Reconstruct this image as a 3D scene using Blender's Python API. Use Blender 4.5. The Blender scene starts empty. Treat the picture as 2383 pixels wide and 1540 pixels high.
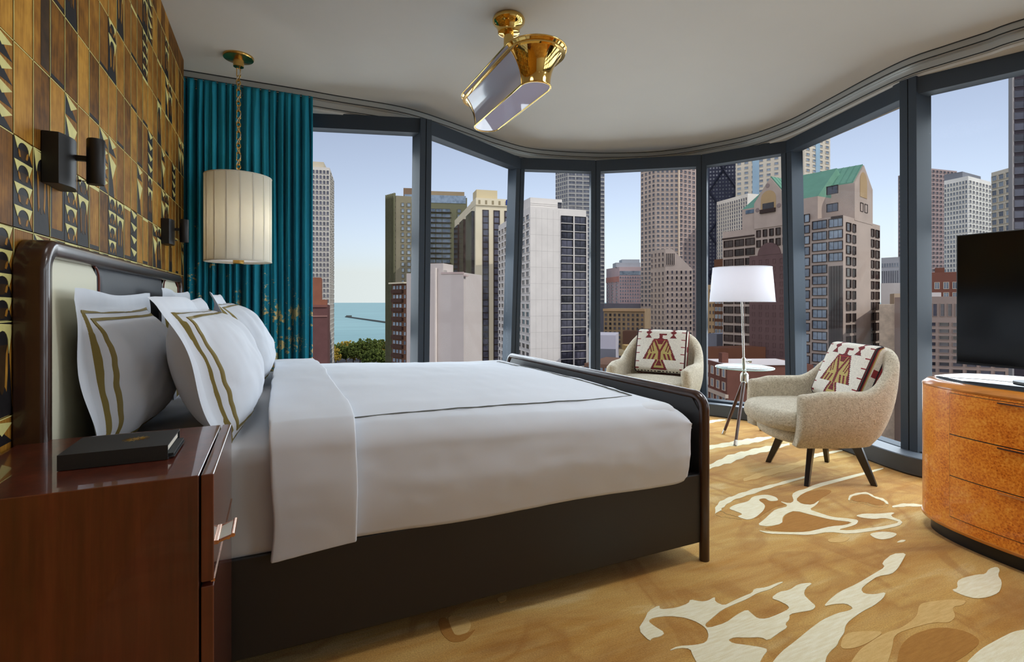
import bpy, bmesh, math, random
from mathutils import Vector, Matrix, noise
from mathutils.geometry import tessellate_polygon

random.seed(11)
SC = bpy.context.scene
COL = SC.collection

# ------------------------------------------------------------------ camera
TH = math.radians(24.68)
CT, ST = math.cos(TH), math.sin(TH)
FPX, CXP, V0, CH = 1200.0, 1191.5, 702.0, 1.17
cam = bpy.data.cameras.new('camera')
cam.sensor_width = 36.0
cam.lens = 36.0 * FPX / 2383.0
cam.shift_y = -(770.0 - V0) / 2383.0
cam.clip_start, cam.clip_end = 0.05, 60000
camo = bpy.data.objects.new('camera', cam)
COL.objects.link(camo)
camo.location = (0, 0, CH)
camo.rotation_euler = (math.pi / 2, 0, -TH)
SC.camera = camo

# ------------------------------------------------------------------ sky, sun, exposure
SC.view_settings.view_transform = 'Standard'
SC.view_settings.look = 'None'
SC.view_settings.gamma = 1.0
SC.view_settings.use_curve_mapping = False
SC.view_settings.exposure = 0.0
SKY_STRENGTH = 0.155
SUN_STRENGTH = 2.2
SUN_AZ = (0.75, -0.66)          # horizontal direction towards the sun
SUN_EL = math.radians(38)
FILLPOS = ((0.2, 1.66, 5.5), (2.4, 1.4, 38.0), (3.5, 0.5, 10.0), (1.4, -1.3, 0.8), (3.0, -1.5, 0.8))

world = bpy.data.worlds.new('world')
SC.world = world
world.use_nodes = True
nt = world.node_tree
nt.nodes.clear()
sky = nt.nodes.new('ShaderNodeTexSky')
sky.sky_type = 'NISHITA'
sky.sun_disc = False
sky.sun_elevation = SUN_EL
sky.sun_rotation = -math.atan2(SUN_AZ[0], SUN_AZ[1])
sky.altitude = 60
sky.air_density = 1.0
sky.dust_density = 1.35
sky.ozone_density = 1.2
hs = nt.nodes.new('ShaderNodeHueSaturation')
hs.inputs['Saturation'].default_value = 0.62
tint = nt.nodes.new('ShaderNodeMix')
tint.data_type = 'RGBA'
tint.blend_type = 'MULTIPLY'
tint.inputs[0].default_value = 1.0
tint.inputs[7].default_value = (1.0, 0.98, 1.03, 1)
bg = nt.nodes.new('ShaderNodeBackground')
bg.inputs['Strength'].default_value = SKY_STRENGTH
wo = nt.nodes.new('ShaderNodeOutputWorld')
tcw = nt.nodes.new('ShaderNodeTexCoord')
spw = nt.nodes.new('ShaderNodeSeparateXYZ')
mxw = nt.nodes.new('ShaderNodeMath')
mxw.operation = 'MAXIMUM'
mxw.inputs[1].default_value = 0.055          # the haze layer keeps the sky even down to the horizon
cbw = nt.nodes.new('ShaderNodeCombineXYZ')
nt.links.new(tcw.outputs['Generated'], spw.inputs[0])
nt.links.new(spw.outputs[0], cbw.inputs[0])
nt.links.new(spw.outputs[1], cbw.inputs[1])
nt.links.new(spw.outputs[2], mxw.inputs[0])
nt.links.new(mxw.outputs[0], cbw.inputs[2])
nt.links.new(cbw.outputs[0], sky.inputs[0])
nt.links.new(sky.outputs[0], hs.inputs['Color'])
nt.links.new(hs.outputs[0], tint.inputs[6])
nt.links.new(tint.outputs[2], bg.inputs['Color'])
nt.links.new(bg.outputs[0], wo.inputs['Surface'])

sun = bpy.data.lights.new('sun', 'SUN')
sun.energy = SUN_STRENGTH
sun.angle = math.radians(0.6)
sun.color = (1.0, 0.95, 0.88)
suno = bpy.data.objects.new('sun', sun)
COL.objects.link(suno)
_sd = Vector((SUN_AZ[0] * math.cos(SUN_EL), SUN_AZ[1] * math.cos(SUN_EL), math.sin(SUN_EL)))
suno.rotation_euler = _sd.to_track_quat('Z', 'Y').to_euler()
suno.location = (0, -20, 40)

# daylight through the glass: one soft area light per bay, just outside the panes and facing in
DAY = 28.5
DAYTILT = math.radians(36)      # skylight falls inwards and down
DAYCOL = (0.84, 0.93, 1.0)
BAYS = [((-0.6, 5.03), (1.204, 4.52)), ((1.204, 4.52), (2.503, 5.29)), ((2.503, 5.29), (3.364, 5.017)), ((3.364, 5.017), (4.31, 4.326)),
        ((4.31, 4.326), (4.71, 3.548)), ((4.71, 3.548), (4.228, 2.195)), ((4.228, 2.195), (4.86, 0.42)), ((4.86, 0.42), (4.92, -1.2)), ((4.92, -1.2), (4.5, -2.9))]
for (ax_, ay_), (bx_, by_) in BAYS:
    A_, B_ = Vector((ax_, ay_)), Vector((bx_, by_))
    d_ = (B_ - A_)
    n_ = Vector((-d_.y, d_.x)).normalized()
    for zc_ in (0.5, 1.35, 2.2):
        la = bpy.data.lights.new('window_daylight', 'AREA')
        la.shape = 'RECTANGLE'
        la.size, la.size_y = d_.length, 0.84
        la.energy = DAY * la.size / 3
        la.color = DAYCOL
        lo_ = bpy.data.objects.new('window_daylight', la)
        COL.objects.link(lo_)
        c_ = (A_ + B_) / 2 + n_ * 0.48
        lo_.location = (c_.x, c_.y, zc_)
        lo_.rotation_euler = Vector((n_.x, n_.y, math.tan(DAYTILT))).to_track_quat('Z', 'Y').to_euler()

# ------------------------------------------------------------------ helpers
def lin(c):
    if isinstance(c, str):
        c = tuple(int(c[i:i + 2], 16) for i in (0, 2, 4))
    out = []
    for x in c[:3]:
        x = x / 255.0
        out.append(x / 12.92 if x <= 0.04045 else ((x + 0.055) / 1.055) ** 2.4)
    return (out[0], out[1], out[2], 1.0)

class N:
    """tiny node-graph helper"""
    def __init__(s, name):
        s.m = bpy.data.materials.new(name)
        s.m.use_nodes = True
        s.t = s.m.node_tree
        s.t.nodes.clear()
        s.out = s.t.nodes.new('ShaderNodeOutputMaterial')
    def node(s, typ, ins=None, **props):
        n = s.t.nodes.new(typ)
        for k, v in props.items():
            setattr(n, k, v)
        for k, v in (ins or {}).items():
            s.set(n.inputs[k], v)
        return n
    def set(s, sock, v):
        if isinstance(v, bpy.types.NodeSocket):
            s.t.links.new(v, sock)
        else:
            sock.default_value = v
    def coord(s, which='Object', scale=(1, 1, 1), rot=(0, 0, 0)):
        tc = s.node('ShaderNodeTexCoord')
        mp = s.node('ShaderNodeMapping', {'Vector': tc.outputs[which], 'Scale': scale, 'Rotation': rot})
        return mp.outputs[0]
    def noise(s, vec, scale, detail=3.0, rough=0.55, dist=0.0):
        return s.node('ShaderNodeTexNoise', {'Vector': vec, 'Scale': scale, 'Detail': detail,
                                             'Roughness': rough, 'Distortion': dist}).outputs[0]
    def ramp(s, fac, stops, interp='LINEAR'):
        r = s.node('ShaderNodeValToRGB', {'Fac': fac})
        cr = r.color_ramp
        cr.interpolation = interp
        while len(cr.elements) < len(stops):
            cr.elements.new(0.5)
        for e, (p, c) in zip(cr.elements, stops):
            e.position = p
            e.color = c if len(c) == 4 else lin(c)
        return r.outputs[0]
    def mix(s, fac, a, b, blend='MIX'):
        n = s.node('ShaderNodeMix', data_type='RGBA', blend_type=blend)
        s.set(n.inputs[0], fac)
        s.set(n.inputs[6], a)
        s.set(n.inputs[7], b)
        return n.outputs[2]
    def math(s, op, a, b=0.0, clamp=False):
        n = s.node('ShaderNodeMath', operation=op, use_clamp=clamp)
        s.set(n.inputs[0], a)
        s.set(n.inputs[1], b)
        return n.outputs[0]
    def bump(s, h, strength=0.3, dist=0.01, normal=None):
        n = s.node('ShaderNodeBump', {'Height': h, 'Strength': strength, 'Distance': dist})
        if normal is not None:
            s.set(n.inputs['Normal'], normal)
        return n.outputs[0]
    def principled(s, **kw):
        p = s.node('ShaderNodeBsdfPrincipled')
        for k, v in kw.items():
            s.set(p.inputs[k.replace('_', ' ')], v)
        s.t.links.new(p.outputs[0], s.out.inputs[0])
        return s.m

def plain(name, col, rough=0.5, metal=0.0, nscale=None, namt=0.12, bscale=None, bstr=0.2, bdist=0.004,
          coat=0.0, sheen=0.0, spec=0.5, stretch=(1, 1, 1), rand=0.0):
    g = N(name)
    c = lin(col)
    base = c
    if nscale:
        f = g.noise(g.coord('Object', stretch), nscale, 4.0)
        lo = tuple(x * (1 - namt * 1.6) for x in c[:3]) + (1,)
        hi = tuple(min(1, x * (1 + namt * 1.4)) for x in c[:3]) + (1,)
        base = g.ramp(f, [(0.25, lo), (0.75, hi)])
    if rand:
        oi = g.node('ShaderNodeObjectInfo')
        v = g.math('ADD', g.math('MULTIPLY', oi.outputs['Random'], 2 * rand), 1 - rand)
        h = g.node('ShaderNodeHueSaturation', {'Color': base, 'Value': v})
        base = h.outputs[0]
    kw = dict(Base_Color=base, Roughness=rough, Metallic=metal)
    kw['Specular_IOR_Level'] = spec
    if coat:
        kw['Coat_Weight'] = coat
        kw['Coat_Roughness'] = 0.06
    if sheen:
        kw['Sheen_Weight'] = sheen
        kw['Sheen_Roughness'] = 0.4
    if bscale:
        kw['Normal'] = g.bump(g.noise(g.coord('Object', stretch), bscale, 3.0), bstr, bdist)
    return g.principled(**kw)

def pix(u, v, t):
    """world point seen at photo pixel (u, v) at camera depth t"""
    X = (u - CXP) / FPX * t
    return Vector((X * CT + t * ST, -X * ST + t * CT, CH + (V0 - v) / FPX * t))
def onz(u, v, z):
    return pix(u, v, (z - CH) * FPX / (V0 - v))

class MB:
    def __init__(s):
        s.v, s.f, s.mi = [], [], []
        s.cur = 0
    def add(s, vs, fs):
        o = len(s.v)
        s.v.extend([tuple(p) for p in vs])
        for f in fs:
            s.f.append(tuple(i + o for i in f))
            s.mi.append(s.cur)
        return s
    def box(s, c, size, rot=None):
        x, y, z = (k / 2 for k in size)
        vs = [Vector(p) for p in ((-x, -y, -z), (x, -y, -z), (x, y, -z), (-x, y, -z),
                                  (-x, -y, z), (x, -y, z), (x, y, z), (-x, y, z))]
        if rot is not None:
            vs = [rot @ p for p in vs]
        c = Vector(c)
        return s.add([p + c for p in vs], [(0, 3, 2, 1), (4, 5, 6, 7), (0, 1, 5, 4), (1, 2, 6, 5), (2, 3, 7, 6), (3, 0, 4, 7)])
    def bx(s, x0, x1, y0, y1, z0, z1):
        return s.box(((x0 + x1) / 2, (y0 + y1) / 2, (z0 + z1) / 2), (x1 - x0, y1 - y0, z1 - z0))
    def prism(s, poly, z0, z1):
        """vertical prism over an xy polygon"""
        n = len(poly)
        area = sum(poly[i][0] * poly[(i + 1) % n][1] - poly[(i + 1) % n][0] * poly[i][1] for i in range(n))
        if area < 0:
            poly = poly[::-1]
        vs = [(p[0], p[1], z0) for p in poly] + [(p[0], p[1], z1) for p in poly]
        tri = tessellate_polygon([[Vector((p[0], p[1], 0)) for p in poly]])
        fs = []
        for t in tri:
            a, b, c = t
            A, B, Cc = poly[a], poly[b], poly[c]
            if (B[0] - A[0]) * (Cc[1] - A[1]) - (B[1] - A[1]) * (Cc[0] - A[0]) < 0:
                a, b, c = a, c, b
            fs.append((a + n, b + n, c + n))
            fs.append((a, c, b))
        for i in range(n):
            j = (i + 1) % n
            fs.append((i, j, j + n, i + n))
        return s.add(vs, fs)
    def loft(s, rings, closed=True, cap=True, loop=False):
        """rings: equal-length point lists"""
        n = len(rings[0])
        vs = [p for r in rings for p in r]
        fs = []
        m = len(rings)
        for i in range(m if loop else m - 1):
            a, b = i * n, ((i + 1) % m) * n
            for j in range(n if closed else n - 1):
                k = (j + 1) % n
                fs.append((a + j, a + k, b + k, b + j))
        if cap and closed and not loop:
            fs.append(tuple(range(n - 1, -1, -1)))
            fs.append(tuple((m - 1) * n + j for j in range(n)))
        return s.add(vs, fs)
    def tube(s, path, r, seg=10, cap=True, loop=False):
        path = [Vector(p) for p in path]
        n = len(path)
        rings = []
        prev = None
        for i, p in enumerate(path):
            if loop:
                d = path[(i + 1) % n] - path[i - 1]
            else:
                d = path[min(i + 1, n - 1)] - path[max(i - 1, 0)]
            d.normalize()
            if prev is None:
                a = Vector((0, 0, 1)) if abs(d.z) < 0.9 else Vector((1, 0, 0))
                x = a.cross(d).normalized()
            else:
                x = (prev - d * prev.dot(d)).normalized()
            prev = x
            y = d.cross(x)
            rr = r[i] if isinstance(r, (list, tuple)) else r
            rings.append([p + (x * math.cos(k * 2 * math.pi / seg) + y * math.sin(k * 2 * math.pi / seg)) * rr for k in range(seg)])
        return s.loft(rings, True, cap, loop)
    def lathe(s, prof, c, seg=32, cap=True):
        c = Vector(c)
        rings = [[c + Vector((r * math.cos(k * 2 * math.pi / seg), r * math.sin(k * 2 * math.pi / seg), z)) for k in range(seg)] for r, z in prof]
        return s.loft(rings, True, cap)
    def grid(s, fn, nu, nv, mat=None):
        vs = [fn(i / nu, j / nv) for j in range(nv + 1) for i in range(nu + 1)]
        w = nu + 1
        o = len(s.v)
        s.v.extend([tuple(p) for p in vs])
        for j in range(nv):
            for i in range(nu):
                s.f.append((o + j * w + i, o + j * w + i + 1, o + (j + 1) * w + i + 1, o + (j + 1) * w + i))
                s.mi.append(mat(( i + .5) / nu, (j + .5) / nv) if mat else s.cur)
        return s
    def mesh(s, name, mats, smooth=None, weld=False, fix=True):
        me = bpy.data.meshes.new(name)
        me.from_pydata(s.v, [], s.f)
        if not isinstance(mats, (list, tuple)):
            mats = [mats]
        for m in mats:
            me.materials.append(m)
        if len(mats) > 1:
            me.polygons.foreach_set('material_index', s.mi)
        if weld or fix:
            bm = bmesh.new()
            bm.from_mesh(me)
            if weld:
                bmesh.ops.remove_doubles(bm, verts=bm.verts, dist=1e-5)
            if fix:
                bmesh.ops.recalc_face_normals(bm, faces=bm.faces)
            bm.to_mesh(me)
            bm.free()
        if smooth is not None:
            me.polygons.foreach_set('use_smooth', [True] * len(me.polygons))
            me.set_sharp_from_angle(angle=math.radians(smooth))
        me.update()
        return me
    def build(s, name, mats, parent=None, smooth=None, bevel=0.0, bseg=2, weld=False, fix=True, local=False, subsurf=0):
        o = link(name, s.mesh(name, mats, smooth, weld, fix), parent, local)
        if bevel:
            b = o.modifiers.new('bevel', 'BEVEL')
            b.width, b.segments, b.limit_method, b.angle_limit = bevel, bseg, 'ANGLE', math.radians(40)
            if smooth is None:
                o.data.polygons.foreach_set('use_smooth', [True] * len(o.data.polygons))
                o.data.set_sharp_from_angle(angle=math.radians(60))
            b.harden_normals = True
        if subsurf:
            q = o.modifiers.new('subsurf', 'SUBSURF')
            q.levels = q.render_levels = subsurf
        return o

def link(name, me, parent=None, local=False):
    o = bpy.data.objects.new(name, me)
    COL.objects.link(o)
    if parent is not None:
        o.parent = parent
        if parent.type == 'EMPTY' and not local:
            o.matrix_parent_inverse = parent.matrix_basis.inverted()
    return o
def empty(name, loc, rz=0.0):
    o = bpy.data.objects.new(name, None)
    o.empty_display_size = 0.1
    COL.objects.link(o)
    o.location = loc
    o.rotation_euler = (0, 0, rz)
    o.matrix_basis = Matrix.Translation(Vector(loc)) @ Matrix.Rotation(rz, 4, 'Z')
    return o
def tag(o, label=None, cat=None, group=None, kind=None):
    if label: o['label'] = label
    if cat: o['category'] = cat
    if group: o['group'] = group
    if kind: o['kind'] = kind
    return o
def structure(o):
    o['kind'] = 'structure'
    return o
def smoothstep(a, b, x):
    t = max(0.0, min(1.0, (x - a) / (b - a)))
    return t * t * (3 - 2 * t)
def lerp(a, b, t):
    return a + (b - a) * t
def catmull(pts, n):
    out = []
    P = [pts[0]] + list(pts) + [pts[-1]]
    for i in range(1, len(P) - 2):
        p0, p1, p2, p3 = (Vector(p) for p in P[i - 1:i + 3])
        for k in range(n):
            t = k / n
            out.append(0.5 * ((2 * p1) + (p2 - p0) * t + (2 * p0 - 5 * p1 + 4 * p2 - p3) * t * t + (3 * p1 - p0 - 3 * p2 + p3) * t ** 3))
    out.append(Vector(pts[-1]))
    return out
def resample(pts, step):
    out = [Vector(pts[0])]
    acc = 0.0
    for a, b in zip(pts[:-1], pts[1:]):
        a, b = Vector(a), Vector(b)
        L = (b - a).length
        while acc + L >= step and L > 1e-9:
            q = (step - acc) / L
            a = a + (b - a) * q
            out.append(a.copy())
            L = (b - a).length
            acc = 0.0
        acc += L
    out.append(Vector(pts[-1]))
    return out
def offset_curve(pts, d):
    out = []
    n = len(pts)
    for i, p in enumerate(pts):
        t = pts[min(i + 1, n - 1)] - pts[max(i - 1, 0)]
        t.normalize()
        out.append(Vector((p.x - t.y * d, p.y + t.x * d)))
    return out

# ------------------------------------------------------------------ materials of the room
ZC, ZS = 2.92, 2.78          # main ceiling, lower soffit along the glass
M = {}
M['ceiling'] = plain('ceiling_paint', (196, 195, 190), 0.85, nscale=1.2, namt=0.02, bscale=260, bstr=0.05, bdist=0.001)
M['track'] = plain('track_aluminium', (178, 180, 178), 0.38, 0.55)
M['frame'] = plain('window_frame_metal', (50, 58, 67), 0.6, 0.0, spec=0.25, bscale=500, bstr=0.05, bdist=0.0005)
M['sill'] = plain('sill_metal', (66, 73, 82), 0.45, 0.2)
M['gasket'] = plain('black_gasket', (12, 12, 13), 0.6)
M['plaster'] = plain('wall_plaster', (206, 202, 194), 0.85)
M['brass'] = plain('polished_brass', (224, 186, 108), 0.07, 1.0)
M['brass_soft'] = plain('antique_brass', (206, 166, 92), 0.22, 1.0)
M['chrome'] = plain('brushed_nickel', (196, 192, 186), 0.22, 1.0)
M['rose'] = plain('rose_gold_metal', (222, 176, 150), 0.16, 1.0)
M['linen'] = plain('white_linen', (212, 217, 226), 0.8, nscale=3.5, namt=0.015, bscale=420, bstr=0.06, bdist=0.0008, sheen=0.12)
M['sheet'] = plain('white_sheet', (208, 211, 217), 0.8, bscale=300, bstr=0.06, bdist=0.0008, sheen=0.1)
M['stripe'] = plain('olive_gold_stripe', (128, 112, 50), 0.55, bscale=600, bstr=0.3, bdist=0.001)
M['greystripe'] = plain('dark_stitched_line', (96, 97, 90), 0.7)
M['leather'] = plain('black_leather', (34, 32, 33), 0.42, nscale=2.0, namt=0.1, bscale=520, bstr=0.12, bdist=0.0008)
M['navy'] = plain('dark_headboard_leather', (34, 35, 43), 0.5, spec=0.3, nscale=5, namt=0.1, bscale=420, bstr=0.12, bdist=0.0008)
M['cream'] = plain('cream_leather', (214, 210, 186), 0.55, bscale=420, bstr=0.08, bdist=0.0006)
M['piping'] = plain('oxblood_piping', (104, 44, 34), 0.5)
M['black'] = plain('satin_black', (10, 10, 11), 0.4)
M['blackmetal'] = plain('dark_bronze_metal', (34, 31, 29), 0.45, 0.4, bscale=900, bstr=0.05, bdist=0.0004)
def shade_cloth(name, col, thru):
    g = N(name)
    c = lin(col)
    nrm = g.bump(g.noise(g.coord('Object'), 500, 3), 0.08, 0.0006)
    df = g.node('ShaderNodeBsdfDiffuse', {'Color': c, 'Normal': nrm})
    tl = g.node('ShaderNodeBsdfTranslucent', {'Color': c})
    mx = g.node('ShaderNodeMixShader', {0: thru})
    g.t.links.new(df.outputs[0], mx.inputs[1])
    g.t.links.new(tl.outputs[0], mx.inputs[2])
    g.t.links.new(mx.outputs[0], g.out.inputs[0])
    return g.m
M['shade'] = shade_cloth('cream_shade_fabric', (244, 240, 228), 0.3)
M['whiteshade'] = shade_cloth('white_shade_fabric', (240, 241, 246), 0.45)
M['legwood'] = plain('walnut_leg', (74, 44, 32), 0.35, nscale=40, namt=0.25, stretch=(1, 1, 0.12), coat=0.2)
M['chairleg'] = plain('dark_chair_leg', (34, 26, 23), 0.3, nscale=30, namt=0.2, stretch=(1, 1, 0.1), coat=0.3)
M['bedwood'] = plain('dark_bed_wood', (58, 34, 25), 0.28, nscale=18, namt=0.25, stretch=(1, 1, 0.15), coat=0.35)
M['tvscreen'] = plain('television_screen', (5, 5, 6), 0.12, spec=0.4)
M['bookcloth'] = plain('black_book_cloth', (36, 37, 38), 0.7, bscale=900, bstr=0.3, bdist=0.0008)
M['paper'] = plain('book_pages', (214, 206, 190), 0.8)
M['gold'] = plain('gold_foil', (196, 156, 66), 0.35, 0.8)

def boucle():
    g = N('boucle_fabric')
    co = g.coord('Object')
    n1 = g.noise(co, 58, 4, 0.62, 1.8)
    n2 = g.noise(co, 7, 2)
    c = g.ramp(n1, [(0.3, (172, 160, 136)), (0.55, (218, 208, 186)), (0.75, (238, 232, 216))])
    c = g.mix(g.math('MULTIPLY', n2, 0.12), c, lin((190, 172, 140)))
    return g.principled(Base_Color=c, Roughness=0.95, Sheen_Weight=0.25, Specular_IOR_Level=0.2,
                        Normal=g.bump(n1, 1.0, 0.010))
M['boucle'] = boucle()

def glass(name, tintc=(0.97, 0.985, 0.985), refl=1.0):
    g = N(name)
    tr = g.node('ShaderNodeBsdfTransparent', {'Color': tintc + (1,)})
    gl = g.node('ShaderNodeBsdfGlossy', {'Color': (1, 1, 1, 1), 'Roughness': 0.0})
    fr = g.node('ShaderNodeFresnel', {'IOR': 1.35})
    mx = g.node('ShaderNodeMixShader', {0: g.math('MULTIPLY', fr.outputs[0], refl)})
    g.t.links.new(tr.outputs[0], mx.inputs[1])
    g.t.links.new(gl.outputs[0], mx.inputs[2])
    g.t.links.new(mx.outputs[0], g.out.inputs[0])
    return g.m
M['glass'] = glass('window_glass', (0.98, 0.988, 0.988), 0.006)
M['tableglass'] = glass('table_glass', (0.9, 0.96, 0.95), 0.35)

def carpet():
    g = N('carpet_wool')
    co = g.coord('Object', (1, 1, 1), (0, 0, math.radians(-32)))
    st = g.coord('Object', (0.55, 2.3, 1), (0, 0, math.radians(-35)))
    a = g.noise(st, 1.35, 4, 0.55, 1.4)
    b = g.noise(g.coord('Object', (0.5, 4.5, 1), (0, 0, math.radians(-35))), 5.5, 5, 0.65, 0.5)
    blot = g.noise(co, 1.7, 3, 0.5, 1.0)
    c = g.ramp(a, [(0.28, (158, 104, 40)), (0.45, (198, 146, 68)), (0.57, (214, 170, 92)), (0.66, (230, 202, 142)), (0.8, (216, 174, 98))])
    c = g.mix(g.ramp(b, [(0.35, (0, 0, 0, 1)), (0.75, (0.38, 0.38, 0.38, 1))]), c, lin((230, 200, 134)))
    c = g.mix(g.ramp(blot, [(0.52, (0, 0, 0, 1)), (0.56, (0.5, 0.5, 0.5, 1)), (0.62, (0.0, 0.0, 0.0, 1))]), c, lin((168, 112, 46)))
    fib = g.noise(g.coord('Object'), 190, 3, 0.75)
    c = g.mix(g.ramp(fib, [(0.35, (0.42, 0.42, 0.42, 1)), (0.62, (0, 0, 0, 1))]), c, lin((120, 76, 28)))
    return g.principled(Base_Color=c, Roughness=0.97, Specular_IOR_Level=0.1, Sheen_Weight=0.15,
                        Normal=g.bump(fib, 0.5, 0.004))
M['carpet'] = carpet()
def carpet_flat(name, c0, c1):
    g = N(name)
    fib = g.noise(g.coord('Object'), 420, 2, 0.7)
    st = g.noise(g.coord('Object', (1, 9, 1), (0, 0, math.radians(-60))), 14, 3)
    c = g.ramp(g.math('ADD', g.math('MULTIPLY', fib, 0.45), g.math('MULTIPLY', st, 0.55)), [(0.35, c0), (0.65, c1)])
    return g.principled(Base_Color=c, Roughness=0.97, Specular_IOR_Level=0.1, Sheen_Weight=0.1, Normal=g.bump(fib, 0.5, 0.004))
M['carpet_cream'] = carpet_flat('carpet_cream_wool', (232, 220, 178), (250, 246, 222))
M['carpet_tan'] = carpet_flat('carpet_tan_wool', (208, 168, 100), (228, 194, 130))
M['carpet_brown'] = carpet_flat('carpet_brown_wool', (164, 112, 48), (184, 132, 62))

# ------------------------------------------------------------------ room shell
FAC = [Vector(p) for p in ((-1.1, 5.17), (1.204, 4.52), (2.503, 5.29), (3.364, 5.017), (4.31, 4.326), (4.71, 3.548),
                           (4.228, 2.195), (4.86, 0.42), (4.92, -1.2), (4.5, -2.9))]
out_poly = [Vector((-1.1, 5.5)), Vector((1.2, 4.9)), Vector((2.5, 5.65)), Vector((3.5, 5.35)), Vector((4.6, 4.55)), Vector((5.05, 3.55)),
            Vector((4.62, 2.2)), Vector((5.2, 0.5)), Vector((5.25, -1.2)), Vector((4.8, -3.2))]
fl = MB()
fl.prism([(p.x, p.y) for p in out_poly] + [(-1.1, -3.2)], -0.25, 0.0)
floor = structure(fl.build('floor', M['carpet']))

# ceiling edge curve traced where the plaster stops
EP = [(433, 163), (560, 184), (700, 207), (784, 222), (910, 243), (973, 258), (1036, 279), (1099, 302), (1162, 325), (1245, 346),
      (1371, 355), (1497, 354), (1581, 346), (1650, 334), (1742, 314), (1834, 280), (1927, 231), (2019, 181), (2111, 136),
      (2204, 104), (2296, 74), (2383, 43)]
ed = [onz(u, v, ZC) for u, v in EP]
ed = [Vector((p.x, p.y)) for p in ed]
ed = [Vector((-1.1, ed[0].y))] + ed + [Vector((4.42, 0.9)), Vector((4.5, 0.0)), Vector((4.45, -1.4)), Vector((4.1, -3.2))]
edge = resample(catmull(ed, 8), 0.06)
cp = MB()
cp.prism([(p.x, p.y) for p in edge] + [(-1.1, -3.2)], ZC, 3.1)
structure(cp.build('ceiling', M['ceiling']))
sp = MB()
inner = offset_curve(edge, 0.05)
sp.prism([(p.x, p.y) for p in inner] + [(p.x, p.y) for p in out_poly[::-1]], ZS, 3.1)
structure(sp.build('ceiling', M['ceiling']))

def track(name, prof, mat):
    m = MB()
    n = len(edge)
    rings = []
    for i, p in enumerate(edge):
        t = edge[min(i + 1, n - 1)] - edge[max(i - 1, 0)]
        t.normalize()
        nx, ny = -t.y, t.x
        rings.append([Vector((p.x + nx * o, p.y + ny * o, z)) for o, z in prof])
    m.loft(rings)
    return structure(m.build(name, mat, smooth=35))
track('trim_1', [(0.0, 2.925), (0.0, 2.918), (0.006, 2.916), (0.006, 2.874), (0.002, 2.872), (0.002, 2.866), (0.012, 2.864), (0.03, 2.864), (0.03, 2.925)], M['track'])
track('trim_2', [(0.028, 2.925), (0.028, 2.858), (0.034, 2.856), (0.034, 2.812), (0.03, 2.81), (0.03, 2.803), (0.042, 2.80), (0.06, 2.80), (0.06, 2.925)], M['track'])
track('trim_5', [(-0.002, 2.922), (-0.002, 2.9155), (0.01, 2.9155), (0.01, 2.922)], M['gasket'])
track('trim_6', [(-0.0005, 2.8722), (-0.0005, 2.8668), (0.01, 2.8668), (0.01, 2.8722)], M['gasket'])
track('trim_7', [(0.0265, 2.8102), (0.0265, 2.8045), (0.04, 2.8045), (0.04, 2.8102)], M['gasket'])
track('trim_8', [(-0.002, 2.8625), (-0.002, 2.8585), (0.028, 2.8585), (0.028, 2.8625)], M['chrome'])
track('trim_9', [(0.027, 2.802), (0.027, 2.798), (0.05, 2.798), (0.05, 2.802)], M['chrome'])
# joint pieces where the two tracks meet, over the glass in the middle
for uu, vv, zz in ((1488, 356, 2.845), (1502, 356, 2.838)):
    p = onz(uu, 355, ZC)
    j = MB().box((p.x + 0.01, p.y + 0.015, zz), (0.05, 0.05, 0.035), Matrix.Rotation(-0.35, 3, 'Z'))
    structure(j.build('trim_3', M['track'], bevel=0.003))

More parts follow.
